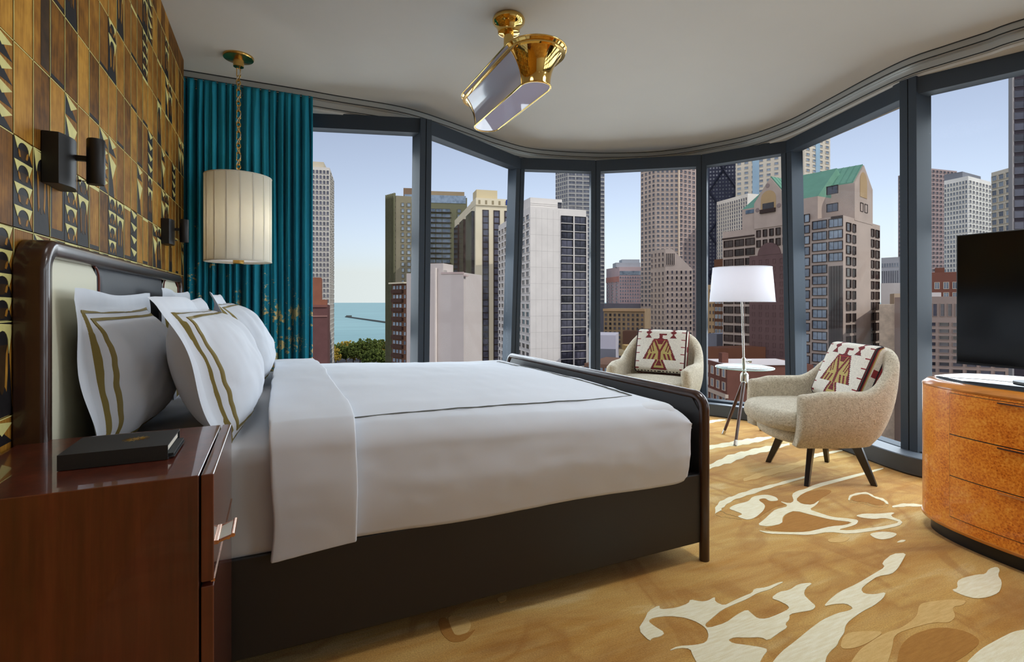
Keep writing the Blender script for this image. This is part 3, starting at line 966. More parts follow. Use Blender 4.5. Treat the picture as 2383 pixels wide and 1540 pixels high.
tag(mo, 'thick mattress in white fitted sheet, bare beside the pillows on the bed', 'mattress')

# duvet
def fbm(x, y, s, o=3):
    return noise.fractal(Vector((x * s, y * s, 3.7)), 1.0, 2.0, o)
DZ = lambda x: lerp(0.755, 0.712, smoothstep(0.2, 1.7, x))
def duvet_section(x, off, ztop, zlow, n):
    """points across the bed from the near hem over the top to the far hem"""
    r = 0.085
    yn, yf = BY0 - 0.012 - off, BY1 + 0.012 + off
    pts = []
    segs = [('side', zlow, ztop - r), ('arc', 0, 1), ('top', 0, 1), ('arc2', 0, 1), ('side2', ztop - r, zlow)]
    cnt = [int(n * .22), int(n * .12), 0, int(n * .12), int(n * .16)]
    cnt[2] = n - sum(cnt)
    for (kind, a, b), c in zip(segs, cnt):
        for k in range(c):
            t = k / c
            if kind == 'side':
                z = lerp(a, b, t)
                bul = 0.012 * math.sin(t * math.pi) - 0.012 * (1 - t) ** 2
                pts.append((yn - bul, z))
            elif kind == 'arc':
                q = t * math.pi / 2
                pts.append((yn + r - r * math.cos(q), ztop - r + r * math.sin(q)))
            elif kind == 'top':
                y = lerp(yn + r, yf - r, t)
                pts.append((y, ztop + 0.022 * math.sin(t * math.pi)))
            elif kind == 'arc2':
                q = t * math.pi / 2
                pts.append((yf - r + r * math.sin(q), ztop - r + r * math.cos(q)))
            else:
                pts.append((yf, lerp(a, b, t)))
    pts.append((yf, zlow))
    return pts
def duvet_mesh(x0, x1, nx, n, off, zl0, zl1, foot=True, wr=1.0, seedv=0.0, lift=0.0):
    m = MB()
    rings = []
    for i in range(nx + 1):
        t = i / nx
        x = lerp(x0, x1, t)
        zt = DZ(x) + lift
        zl = lerp(zl0, zl1, t) + 0.004 * math.sin(x * 7)
        sec = duvet_section(x, off, zt, zl, n)
        ring = []
        for y, z in sec:
            w = fbm(x * 0.6 + seedv, y * 1.6 + z * 2, 2.2) * 0.009 * wr + fbm(x * 2 + seedv, y + z * 3, 6.0, 2) * 0.0022 * wr
            yy, zz = y, z
            side = smoothstep(zt - 0.02, zt - 0.10, z)
            if y < 2.5:
                yy -= w * side
            zz += w * (1 - side)
            xe = 0.0
            if foot:
                e = (x - (x1 - 0.16)) / 0.16
                if e > 0:
                    zz -= (e ** 2.6) * 0.055 * (1 - side)
                    yy += (e ** 3) * 0.02 * side * (1 if y < 2.5 else -1)
                    if side > 0.5:
                        zz += (e ** 3) * 0.014 * smoothstep(0.55, 0.4, z)
                # the foot end rounds down into the footboard
                xe = 0.022 * math.sin(z * 9 + 0.7) * (1 if e > 0.9 else 0) * side
                xlim = fx(min(max(y, BY0), BY1)) - FX0 + (0.0)
                xx = x + xlim * t * t + xe
            else:
                xx = x + 0.006 * math.sin(z * 9 + y * 2 + (0 if i < nx / 2 else 2)) + 0.01 * fbm(y + t * 4, z, 3)
            ring.append(Vector((xx, yy, zz)))
        rings.append(ring)
    m.loft(rings, closed=False, cap=False)
    return m, rings
dm, drings = duvet_mesh(0.06, 1.692, 84, 96, 0.004, 0.394, 0.372)
# tuck the foot end down
last = drings[-1]
tk = []
for ins, dx in ((0.006, 0.006), (0.018, 0.010), (0.045, 0.011), (0.12, 0.008)):
    tk.append([Vector((p.x + dx, p.y + math.copysign(min(ins, abs(2.765 - p.y)), 2.765 - p.y), lerp(p.z, 0.55, min(1.0, ins * 3.5)))) for p in last])
dm.loft([last] + tk, closed=False, cap=False)
duv = dm.build('duvet', M['linen'], smooth=80, weld=True)
def face_up(o):
    f = max(o.data.polygons, key=lambda p: p.center.z)
    if f.normal.z < 0:
        o.data.flip_normals()
face_up(duv)
so = duv.modifiers.new('thickness', 'SOLIDIFY'); so.thickness = 0.02; so.offset = -1
tag(duv, 'white duvet with thin double stitched lines spread over the bed', 'duvet')
def dtop(x, y):
    """height of the duvet top"""
    i = min(range(len(drings)), key=lambda k: abs(drings[k][48].x - x))
    best = min((p for p in drings[i] if True), key=lambda p: abs(p.y - y) + (0 if p.z > 0.64 else 9))
    return best.z
def stitched(path, name='stitched_line'):
    for o in (-0.0034, 0.0034):
        L, R = [], []
        pts = [Vector(p) for p in path]
        m = MB()
        rings = []
        for i, p in enumerate(pts):
            t = pts[min(i + 1, len(pts) - 1)] - pts[max(i - 1, 0)]
            t = Vector((t.x, t.y)).normalized()
            nn = Vector((-t.y, t.x))
            c = Vector((p.x, p.y)) + nn * o
            z = p.z + 0.0016
            rings.append([Vector((c.x - nn.x * 0.0012, c.y - nn.y * 0.0012, z - 0.004)), Vector((c.x - nn.x * 0.0012, c.y - nn.y * 0.0012, z)),
                          Vector((c.x + nn.x * 0.0012, c.y + nn.y * 0.0012, z)), Vector((c.x + nn.x * 0.0012, c.y + nn.y * 0.0012, z - 0.004))])
        m.loft(rings)
        m.build(name, M['greystripe'], duv)
def sm_path(pts):
    zs = [p[2] for p in pts]
    k = 3
    return [(p[0], p[1], max(zs[max(0, i - k):i + k + 1])) for i, p in enumerate(pts)]
sp1 = [(x, lerp(1.868, 2.0, smoothstep(0.2, 1.5, x)) + 0.012 * math.sin(x * 4)) for x in [0.2 + 1.335 * k / 60 for k in range(61)]]
stitched(sm_path([(x, y, dtop(x, y)) for x, y in sp1]))
sp2 = [(1.548 + (fx(y) - FX0) * 0.8, y) for y in [1.995 + 1.55 * k / 50 for k in range(51)]]
stitched(sm_path([(x, y, dtop(x, y)) for x, y in sp2]))
# folded-back cuff of the duvet
cm, crings = duvet_mesh(-0.012, 0.243, 16, 110, 0.040, 0.376, 0.389, foot=False, wr=0.8, seedv=0.0, lift=0.034)
cuff = cm.build('folded_cuff', M['linen'], duv, smooth=80)
face_up(cuff)
s2 = cuff.modifiers.new('thickness', 'SOLIDIFY'); s2.thickness = 0.028; s2.offset = -1
b2 = cuff.modifiers.new('round', 'BEVEL'); b2.width = 0.011; b2.segments = 3; b2.limit_method = 'ANGLE'; b2.angle_limit = math.radians(50)

# pillows
def pillow(label, base, width, height, thick, tilt, yaw, seedv, flop=0.0, droop=0.0, fa=1.3, ba=0.62):
    """base: lower edge centre; width along y, height up; face towards +x"""
    root = tag(empty('pillow', base), label, 'pillow', 'white flanged pillows on the bed')
    fl = 0.062
    up = Vector((-math.sin(tilt), 0, math.cos(tilt)))
    nr = Vector((math.cos(tilt), 0, math.sin(tilt)))
    al = Vector((0, 1, 0))
    R = Matrix.Rotation(yaw, 3, 'Z')
    up, nr, al = R @ up, R @ nr, R @ al
    NU, NV = 72, 52
    def shape(a, b, side):
        A = (a - 0.5) * width
        B = (b) * height
        ia = (width / 2 - fl)
        ib = (height / 2 - fl)
        qa = abs(A) / ia
        qb = abs(B - height / 2) / ib
        puff = 0.0
        if qa < 1 and qb < 1:
            puff = thick / 2 * ((1 - qa ** 2.6) ** 0.62) * ((1 - qb ** 2.4) ** 0.62)
            puff *= 1.0 + 0.18 * (0.5 - b)
        wr = fbm(A * 1.3 + seedv, B * 1.5, 5.0, 3) * 0.012 + abs(fbm(A * 3 + seedv, B * 0.9 + 5, 3.0, 2)) * 0.010
        edge = max(0.0, max(qa, qb) - 0.86)
        wave = math.sin(A * 6.5 + seedv * 3) * 0.7 + math.sin(B * 15 + seedv * 5) * 0.9
        rim = smoothstep(0.0, 0.02, min(a, 1 - a, b, 1 - b))
        asym = fa if side > 0 else ba
        offn = side * (puff * asym + 0.003 * rim) + wr * rim * (0.35 + (0.65 if puff > 0.01 else 0)) * (1 if side > 0 else 0.3) + wave * 0.010 * edge * 5 * smoothstep(0.0, 0.3, b)
        # corners pull into points, sides draw in
        pull = 1 - 0.055 * (1 - min(1, qb) ** 2) * smoothstep(0.6, 1.0, qa)
        pullb = 1 - 0.045 * (1 - min(1, qa) ** 2) * smoothstep(0.6, 1.0, qb)
        A *= pull
        Bc = (B - height / 2) * pullb + height / 2
        # flanges at the top flop forward
        if b > 0.8:
            offn += flop * smoothstep(0.8, 1.0, b) * (0.6 + 0.6 * math.sin(A * 9 + seedv))
        if b < 0.25:
            offn += droop * (1 - b / 0.25) ** 1.5
        P = Vector(base) + al * A + up * Bc + nr * (offn)
        return P
    m = MB()
    m.grid(lambda a, b: shape(a, b, 1), NU, NV)
    m.grid(lambda a, b: shape(1 - a, b, -1), NU, NV)
    m.build('pillow_body', M['linen'], root, smooth=80, weld=False)
    for ins in (fl + 0.004, fl + 0.030):
        for face in (1,):
            loop = []
            n = 60
            a0, a1 = ins / width, 1 - ins / width
            b0, b1 = ins / height, 1 - ins / height
            for k in range(n): loop.append((lerp(a0, a1, k / n), b0))
            for k in range(n): loop.append((a1, lerp(b0, b1, k / n)))
            for k in range(n): loop.append((lerp(a1, a0, k / n), b1))
            for k in range(n): loop.append((a0, lerp(b1, b0, k / n)))
            mm = MB()
            rings = []
            cx, cy = 0.5, 0.5
            w = 0.0048
            for a, b in loop:
                da = -1 if a <= a0 + 1e-6 else (1 if a >= a1 - 1e-6 else 0)
                db = -1 if b <= b0 + 1e-6 else (1 if b >= b1 - 1e-6 else 0)
                ao, bo = a + da * w / width, b + db * w / height
                ai, bi = a - da * w / width, b - db * w / height
                rings.append([shape(ao, bo, 1) + nr * 0.003, shape(ai, bi, 1) + nr * 0.003, shape(ai, bi, 1) - nr * 0.004, shape(ao, bo, 1) - nr * 0.004])
            mm.loft(rings, loop=True)
            mm.build('stripe', M['stripe'], root, smooth=60)
    return root
pillow('white pillow with gold stripes upright against near end of headboard, behind a second pillow', (-0.458, 2.28, 0.655), 0.95, 0.555, 0.17, 0.13, 0.0, 1.3, 0.0, 0.0, 1.75, 0.5)
pillow('white pillow with gold stripes leaning in front, nearest the nightstand', (-0.105, 2.295, 0.655), 0.95, 0.575, 0.25, 0.36, -0.02, 2.9, 0.012, 0.0, 1.15, 0.95)
pillow('white pillow mostly hidden, upright at far end of headboard', (-0.42, 3.27, 0.66), 0.90, 0.575, 0.18, 0.14, 0.0, 5.1, 0.02, 0.0)
pillow('white pillow with gold stripes leaning in front, nearest the teal curtain', (-0.075, 3.27, 0.66), 0.90, 0.60, 0.25, 0.40, 0.03, 7.7, 0.03, 0.0)

# ------------------------------------------------------------------ nightstand
def mahogany():
    g = N('mahogany_veneer')
    a = g.noise(g.coord('Object', (1, 1, 0.05)), 60, 5, 0.6)
    b = g.noise(g.coord('Object', (1, 1, 0.12)), 9, 3)
    c = g.ramp(g.math('ADD', g.math('MULTIPLY', a, 0.5), g.math('MULTIPLY', b, 0.5)), [(0.3, (66, 30, 22)), (0.5, (92, 42, 29)), (0.7, (116, 56, 38))])
    return g.principled(Base_Color=c, Roughness=0.3, Coat_Weight=0.9, Coat_Roughness=0.03)
M['mahogany'] = mahogany()
ns = tag(empty('nightstand', (-0.36, 1.486, 0)), 'glossy red mahogany nightstand with metal-trimmed drawers beside the bed', 'nightstand')
NZ = 0.81
m = MB(); m.bx(-0.592, -0.1435, 1.243, 1.728, 0.06, NZ)
m.build('body', M['mahogany'], ns, bevel=0.0025)
m = MB(); m.bx(-0.140, -0.1165, 1.243, 1.728, 0.075, 0.577)
m.build('door', M['mahogany'], ns, bevel=0.0025)
m = MB(); m.bx(-0.140, -0.1165, 1.243, 1.728, 0.586, NZ)
dr = m.build('drawer', M['mahogany'], ns, bevel=0.0025)
m = MB(); m.bx(-0.122, -0.1145, 1.244, 1.727, 0.584, 0.590)
m.build('metal_strip', M['rose'], dr)
hm = MB()
ya, yb, zh = 1.285, 1.375, 0.652
hm.tube([(-0.084, ya, zh + 0.006), (-0.084, yb, zh + 0.006)], 0.0045, 12)
hm.tube([(-0.0925, ya, zh + 0.001), (-0.0925, yb, zh + 0.001)], 0.003, 12)
hm.tube([(-0.1145, ya, zh - 0.004), (-0.1145, yb, zh - 0.004)], 0.0045, 12)
for yy in (ya + 0.004, yb - 0.004):
    hm.tube([(-0.117, yy, zh - 0.005), (-0.084, yy, zh + 0.005)], 0.0035, 10)
hd = hm.build('handle', M['rose'], dr, smooth=40)
m = MB(); m.box((-0.1, (ya + yb) / 2, zh + 0.001), (0.026, yb - ya - 0.008, 0.003), Matrix.Rotation(-0.35, 3, 'Y'))
m.build('inlay', plain('mother_of_pearl', (214, 212, 190), 0.25), hd)
m = MB(); m.bx(-0.58, -0.16, 1.26, 1.71, 0.0, 0.062)
m.build('plinth', M['black'], ns)

# boxed book on the nightstand
bk = tag(empty('book', (-0.32, 1.475, NZ)), 'black slipcased book with a gold sunburst lying on the nightstand', 'book')
m = MB()
x0, x1, y0, y1, z0, z1 = -0.42, -0.222, 1.395, 1.557, NZ + 0.001, NZ + 0.034
tt = 0.0028
m.bx(x0, x1, y0, y1, z1 - tt, z1); m.bx(x0, x1, y0, y1, z0, z0 + tt)
m.bx(x0, x1, y0, y0 + tt, z0 + tt, z1 - tt); m.bx(x0, x1, y1 - tt, y1, z0 + tt, z1 - tt); m.bx(x0, x0 + tt, y0 + tt, y1 - tt, z0 + tt, z1 - tt)
m.build('slipcase', M['bookcloth'], bk)
m = MB(); m.bx(x0 + 0.006, x1 - 0.004, y0 + 0.004, y1 - 0.004, z0 + 0.014, z1 - 0.004)
m.build('pages', M['paper'], bk)
m = MB(); m.bx(x0 + 0.006, x1 + 0.012, y0 + 0.006, y1 - 0.006, z0 + 0.003, z0 + 0.0045); m.bx(x0 + 0.006, x1 + 0.010, y0 + 0.008, y1 - 0.008, z0 + 0.008, z0 + 0.012)
m.build('inner_cover', M['bookcloth'], bk)
m = MB()
cx, cy, zt = -0.30, 1.487, z1
for k in range(32):
    a = k / 32 * 2 * math.pi
    r1 = (0.027 if k % 2 == 0 else 0.019)
    r0 = 0.0085
    d = Vector((math.cos(a), math.sin(a))); n2 = Vector((-d.y, d.x))
    pts = [Vector((cx, cy)) + d * r0 + n2 * 0.0007, Vector((cx, cy)) + d * r0 - n2 * 0.0007, Vector((cx, cy)) + d * r1]
    m.prism([(p.x, p.y) for p in pts], zt - 0.0004, zt + 0.0005)
ring = [(cx + 0.0062 * math.cos(k / 16 * 2 * math.pi), cy + 0.0062 * math.sin(k / 16 * 2 * math.pi)) for k in range(16)]
m.prism(ring, zt - 0.0004, zt + 0.0006)
m.build('sunburst', M['gold'], bk)

# ------------------------------------------------------------------ wall sconces
def sconce(y, label):
    r = tag(empty('wall_sconce', (WX + TT + 0.002, y, 1.58)), label, 'wall lamp', 'dark metal sconces above the headboard')
    x0 = WX + TT + 0.001
    rings = []
    pl = []
    for k in range(13):
        t = k / 12
        pl.append((x0 + 0.040 + 0.016 * math.sin(t * math.pi), y - 0.07 + 0.14 * t))
    poly = [(x0, y - 0.07)] + pl + [(x0, y + 0.07)]
    m = MB(); m.prism(poly, 1.508, 1.655)
    m.build('backplate', M['blackmetal'], r, bevel=0.002)
    m = MB(); m.bx(x0 + 0.05, x0 + 0.09, y + 0.008, y + 0.026, 1.596, 1.611)
    m.build('arm', M['blackmetal'], r, bevel=0.001)
    m = MB(); m.lathe([(0.021, 1.527), (0.023, 1.53), (0.023, 1.662), (0.021, 1.665)], (x0 + 0.103, y + 0.016, 0), 28)
    m.build('lamp_tube', M['blackmetal'], r, smooth=50)
    m = MB()
    m.tube([(x0 + 0.052, y + 0.04, 1.540), (x0 + 0.062, y + 0.04, 1.540)], 0.004, 10)
    m.tube([(x0 + 0.06, y + 0.04, 1.540), (x0 + 0.075, y + 0.04, 1.540)], 0.0016, 8)
    m.build('switch', M['chrome'], r, smooth=50)
    return r
sconce(1.945, 'dark metal wall sconce with small tube shade, nearest the camera')
sconce(3.63, 'dark metal wall sconce with small tube shade, in the shade beside the curtain')

# ------------------------------------------------------------------ pendant lamp by the curtain
PX, PY = -0.237, 4.163
pd = tag(empty('pendant_lamp', (PX, PY, 1.45)), 'cream pleated drum pendant on a brass chain in front of the teal curtain', 'pendant lamp')
m = MB(); m.lathe([(0.012, ZC - 0.075), (0.034, ZC - 0.073), (0.036, ZC - 0.03), (0.05, ZC - 0.026), (0.097, ZC - 0.016), (0.1, ZC - 0.01), (0.1, ZC)], (PX, PY, 0), 40)
m.build('canopy', M['brass_soft'], pd, smooth=40)
cz = ZC - 0.085
ci = 0
while cz > 2.10:
    kind = [0, 1, 2, 1][ci % 4]
    Lk = (0.056, 0.040, 0.036, 0.046)[ci % 4]
    Wk = 0.013
    ang = (ci % 2) * math.pi / 2 + 0.5
    ax = Vector((math.cos(ang), math.sin(ang), 0))
    c = Vector((PX, PY, cz - Lk / 2))
    pts = []
    if ci % 4 == 2:
        for k in range(16):
            a = k / 16 * 2 * math.pi
            pts.append(c + ax * (0.014 * math.cos(a)) + Vector((0, 0, 0.018 * math.sin(a))))
    else:
        for sx, sz in ((-1, -1), (1, -1), (1, 1), (-1, 1)):
            pts.append(c + ax * (Wk * sx) + Vector((0, 0, Lk / 2 * sz)))
            nx_, nz_ = {(-1, -1): (1, -1), (1, -1): (1, 1), (1, 1): (-1, 1), (-1, 1): (-1, -1)}[(sx, sz)]
            pts.append(c + ax * (Wk * (sx * .5 + nx_ * .5)) + Vector((0, 0, Lk / 2 * (sz * .5 + nz_ * .5))))
    m = MB(); m.tube(pts, 0.0034, 8, loop=True)
    m.build('chain_link', M['brass_soft'], pd, smooth=60)
    cz -= Lk - 0.007
    ci += 1
m = MB()
m.tube([(PX + 0.014 * math.sin(k * 0.55), PY + 0.014 * math.cos(k * 0.55), lerp(ZC - 0.07, 2.06, k / 60)) for k in range(61)], 0.0028, 8)
m.build('cord', plain('pale_cord', (196, 184, 160), 0.6), pd, smooth=60)
R0, Z0, Z1 = 0.214, 1.452, 2.062
m = MB()
prof_o = [(R0 - 0.003, Z0), (R0, Z0 + 0.004), (R0, Z1 - 0.004), (R0 - 0.003, Z1), (R0 - 0.006, Z1 - 0.004), (R0 - 0.006, Z0 + 0.004)]
rings = []
SEG = 96
for r_, z_ in prof_o:
    rings.append([Vector((PX + r_ * math.cos(k / SEG * 2 * math.pi), PY + r_ * math.sin(k / SEG * 2 * math.pi), z_)) for k in range(SEG)])
m.loft(rings, cap=False, loop=True)
shade = m.build('lamp_shade', M['shade'], pd, smooth=40)
for k in range(16):
    a = k / 16 * 2 * math.pi + 0.1
    m = MB(); m.box((PX + (R0 + 0.001) * math.cos(a), PY + (R0 + 0.001) * math.sin(a), (Z0 + Z1) / 2), (0.003, 0.010, Z1 - Z0 - 0.004), Matrix.Rotation(a, 3, 'Z'))
    m.build('pleat', M['shade'], shade)
for zz in (Z0 + 0.004, Z1 - 0.004):
    m = MB(); m.tube([(PX + R0 * math.cos(k / 64 * 2 * math.pi), PY + R0 * math.sin(k / 64 * 2 * math.pi), zz) for k in range(64)], 0.0042, 8, loop=True)
    m.build('rim', M['shade'], shade, smooth=60)
m = MB(); m.lathe([(R0 - 0.012, Z0 + 0.016), (R0 - 0.008, Z0 + 0.018), (R0 - 0.012, Z0 + 0.02)], (PX, PY, 0), 48)
m.build('diffuser', M['whiteshade'], pd)
m = MB(); m.lathe([(0.033, Z0 - 0.012), (0.036, Z0 - 0.010), (0.036, Z0 + 0.02)], (PX, PY, 0), 28)
m.build('finial', M['brass_soft'], pd, smooth=50)
m = MB(); m.lathe([(0.004, Z0 + 0.02), (0.006, Z0 + 0.05), (0.006, Z1 + 0.03), (0.004, Z1 + 0.05)], (PX, PY, 0), 12)
m.build('stem', M['brass_soft'], pd, smooth=50)
def bulb(parent, loc, watts, col, r=0.03):
    l = bpy.data.lights.new('bulb', 'POINT')
    l.energy, l.color, l.shadow_soft_size = watts, col, r
    o = bpy.data.objects.new('bulb', l)
    COL.objects.link(o)
    o.parent = parent
    o.matrix_parent_inverse = parent.matrix_basis.inverted()
    o.location = loc
bulb(pd, (PX + 0.07, PY, 1.75), 3.2, (1.0, 0.97, 0.91))
# hidden nightstand under the pendant
# ------------------------------------------------------------------ brass ceiling lamp
LX, LY = 1.308, 2.895
cl = tag(empty('ceiling_lamp', (LX, LY, 2.36)), 'polished brass and opal glass trough-shaped ceiling lamp over the bed', 'ceiling lamp')
m = MB(); m.lathe([(0.058, ZC - 0.098), (0.066, ZC - 0.096), (0.070, ZC - 0.07), (0.084, ZC - 0.05), (0.098, ZC - 0.034), (0.101, ZC - 0.018), (0.094, ZC - 0.004), (0.084, ZC)], (LX, LY, 0), 48)
m.build('canopy', M['brass'], cl, smooth=50)
m = MB(); m.lathe([(0.031, 2.52), (0.031, ZC - 0.05)], (LX, LY, 0), 32)
m.build('stem', M['brass'], cl, smooth=50)
ZB, ZT = 2.355, 2.56
RB, RT, HL = 0.084, 0.172, 0.355
def lampr(t):                       # concave flare: narrow below, wide above
    return lerp(RB, RT, t ** 2.3)
def stadium(r, z, half=None, n=20, part='all'):
    pts = []
    if part in ('all', 'near'):
        for k in range(n + 1):
            a = math.pi + k / n * math.pi
            pts.append(Vector((LX + r * math.cos(a), LY - HL + r * math.sin(a), z)))
    if part in ('all', 'far'):
        for k in range(n + 1):
            a = k / n * math.pi
            pts.append(Vector((LX + r * math.cos(a), LY + HL + r * math.sin(a), z)))
    return pts
NT = 14
for part, nm in (('near', 'end_cap'), ('far', 'end_cap')):
    m = MB()
    o = [stadium(lampr(k / NT), lerp(ZB, ZT, k / NT), part=part) for k in range(NT + 1)]
    i = [stadium(lampr(k / NT) - 0.004, lerp(ZB, ZT, k / NT), part=part) for k in range(NT + 1)]
    m.loft(o + i[::-1], closed=False, cap=False, loop=True)
    m.build(nm, M['brass'], cl, smooth=40)
OPAL = plain('opal_glass', (186, 184, 200), 0.1, spec=0.6, coat=0.6)
for s in (-1, 1):
    m = MB()
    o = [[Vector((LX + s * lampr(k / NT), LY + y, lerp(ZB, ZT, k / NT))) for y in (-HL, HL)] for k in range(NT + 1)]
    i = [[Vector((LX + s * (lampr(k / NT) - 0.004), LY + y, lerp(ZB, ZT, k / NT))) for y in (-HL, HL)] for k in range(NT + 1)]
    m.loft(o + i[::-1], closed=False, cap=False, loop=True)
    m.build('side_glass', OPAL, cl, smooth=40)
    for y in (-HL, HL):
        m = MB(); m.tube([(LX + s * lampr(k / NT), LY + y, lerp(ZB, ZT, k / NT)) for k in range(NT + 1)], 0.003, 8)
        m.build('rib', M['brass'], cl, smooth=60)
for r_, z_, nm in ((RB + 0.001, ZB, 'lower_rim'), (RT, ZT, 'upper_rim')):
    m = MB(); m.tube(stadium(r_, z_), 0.0055 if nm == 'lower_rim' else 0.0045, 10, loop=True)
    m.build(nm, M['brass'], cl, smooth=60)
m = MB(); m.prism([(p.x, p.y) for p in stadium(RB - 0.002, 0)], ZB - 0.001, ZB + 0.005)
m.build('lens', plain('pale_lens', (186, 182, 204), 0.02, spec=0.45), cl)
m = MB(); m.prism([(p.x, p.y) for p in stadium(RT - 0.006, 0)], ZT - 0.03, ZT - 0.022)
m.build('top_plate', M['brass'], cl)

# ------------------------------------------------------------------ curtain
def velvet():
    g = N('teal_velvet')
    geo = g.node('ShaderNodeNewGeometry')
    sep = g.node('ShaderNodeSeparateXYZ', {0: geo.outputs['Position']})
    z = sep.outputs[2]
    at = g.node('ShaderNodeAttribute', attribute_name='cloth')
    mp = g.node('ShaderNodeMapping', {'Vector': at.outputs['Vector'], 'Scale': (1, 1, 1)})
    big = g.noise(mp.outputs[0], 5.0, 3, 0.6)
    fine = g.noise(mp.outputs[0], 34, 4, 0.7)
    lum = g.math('ADD', g.math('MULTIPLY', big, 0.55), g.math('MULTIPLY', fine, 0.45))
    low = g.node('ShaderNodeMapRange', {'Value': z, 'From Min': 0.5, 'From Max': 1.95, 'To Min': 0.492, 'To Max': 0.655})
    mask = g.math('MULTIPLY', g.math('GREATER_THAN', lum, low.outputs[0]), 1.0)
    lw = g.node('ShaderNodeLayerWeight', {'Blend': 0.5})
    pile = g.noise(mp.outputs[0], 300, 2)
    c = g.mix(g.math('MULTIPLY', pile, 0.25), lin((8, 130, 156)), lin((20, 158, 178)))
    c = g.mix(mask, c, lin((214, 192, 130)))
    return g.principled(Base_Color=c, Roughness=g.math('SUBTRACT', 0.8, g.math('MULTIPLY', mask, 0.4)),
                        Metallic=g.math('MULTIPLY', mask, 0.1), Sheen_Weight=0.22, Sheen_Roughness=0.4, Sheen_Tint=lin((90, 170, 190)))
M['velvet'] = velvet()
ct = tag(empty('curtain', (-0.2, 4.55, 0.02)), 'teal velvet curtain with gold flecks on its lower half beside the window', 'curtain')
x0c, x1c = -0.80, 0.285
NU, NVc = 520, 60
rc = random.Random(3)
phs = [0.0]
while phs[-1] < 1.0:
    phs.append(phs[-1] + rc.uniform(0.034, 0.072))
def fold(a):
    for i in range(len(phs) - 1):
        if phs[i] <= a <= phs[i + 1]:
            t = (a - phs[i]) / (phs[i + 1] - phs[i])
            return i, t
    return len(phs) - 1, 0.0
amps = [rc.uniform(0.6, 1.25) for _ in phs]
drift = [rc.uniform(-1, 1) for _ in phs] + [0]
def cfn(a, b):
    z = lerp(0.025, 2.872, b)
    i, t = fold(a)
    x = lerp(x0c, x1c, a)
    top = smoothstep(0.86, 1.0, b)
    amp = 0.052 * amps[min(i, len(amps) - 1)] * (1 - 0.45 * top)
    q = 2 * math.pi * t
    y = 4.575 - amp * math.cos(q) + 0.012 * math.cos(2 * q + i) * (1 - top)
    sh = math.sin(q) * 0.010 * (1 + 0.4 * math.sin(z * 2 + i * 1.3)) 
    x += sh + 0.010 * drift[i % len(drift)] * math.sin(z * 1.1 + i) * (1 - top) * math.sin(math.pi * t)
    zz = z
    if b > 0.999:
        zz += 0.014 * math.cos(q + math.pi) * amps[min(i, len(amps) - 1)]
    if a > 0.985:
        y -= 0.0
    return Vector((x, y, zz))
m = MB(); m.grid(cfn, NU, NVc)
co_ = m.build('drape', M['velvet'], ct, smooth=80)
att = co_.data.attributes.new('cloth', 'FLOAT_VECTOR', 'POINT')
arr = []
for j in range(NVc + 1):
    for i in range(NU + 1):
        arr.extend((i / NU * 2.2, 0.0, lerp(0.025, 2.872, j / NVc)))
att.data.foreach_set('vector', arr)
ss = co_.modifiers.new('thickness', 'SOLIDIFY'); ss.thickness = 0.004

# ------------------------------------------------------------------ armchairs
def chair_half(pts, n=40):
    half = resample(catmull([Vector(p) for p in pts], 10), 0.004)
    idx = [round(k * (len(half) - 1) / n) for k in range(n + 1)]
    return [half[i] for i in idx]
TOPH = chair_half([(.375, -.285), (.392, -.12), (.396, .06), (.380, .21), (.315, .325), (.16, .372), (0, .382)])
BOTH = chair_half([(.33, -.31), (.335, -.12), (.325, .03), (.29, .15), (.20, .225), (.1, .25), (0, .258)])
def full(half):
    return [p.copy() for p in half] + [Vector((-p.x, p.y)) for p in half[-2::-1]]
def plan(a, yf, yb, n=72, e=2.5):
    pts = []
    for k in range(n):
        q = k / n * 2 * math.pi
        c, s = math.cos(q), math.sin(q)
        x = a * math.copysign(abs(c) ** (2 / e), c)
        y = math.copysign(abs(s) ** (2 / e), s)
        pts.append((x, y * (yb if y > 0 else yf)))
    return pts
def cushion_loft(a, yf, yb, yc, z0, z1, crown=0.012, r=0.045, e=2.6):
    m = MB()
    rings = []
    P = plan(1, 1, 1, 72, e)
    for k in range(16):
        if k < 8:
            t = k / 7 * math.pi / 2
            ins, z = r * (1 - math.sin(t)), z0 + r * (1 - math.cos(t))
        else:
            t = (k - 8) / 7 * math.pi / 2
            ins, z = r * (1 - math.cos(t)), z1 - r + r * math.sin(t)
        rings.append([Vector((p[0] * (a - ins), yc + (p[1] * ((yf if p[1] < 0 else yb) - ins)), z)) for p in P])
    for f in (0.85, 0.6, 0.3, 0.02):
        rings.append([Vector((p[0] * (a - r) * f, yc + p[1] * ((yf if p[1] < 0 else yb) - r) * f, z1 + crown * (1 - f * f))) for p in P])
    m.loft(rings)
    return m
WOVEN_W = plain('woven_white', (220, 214, 202), 0.95, nscale=120, namt=0.12, bscale=300, bstr=0.5, bdist=0.003)
WOVEN_R = plain('woven_red', (134, 42, 46), 0.95, bscale=300, bstr=0.5, bdist=0.003)
WOVEN_O = plain('woven_olive', (176, 158, 96), 0.95, bscale=300, bstr=0.5, bdist=0.003)
WOVEN_K = plain('woven_black', (40, 34, 38), 0.95, bscale=300, bstr=0.5, bdist=0.003)
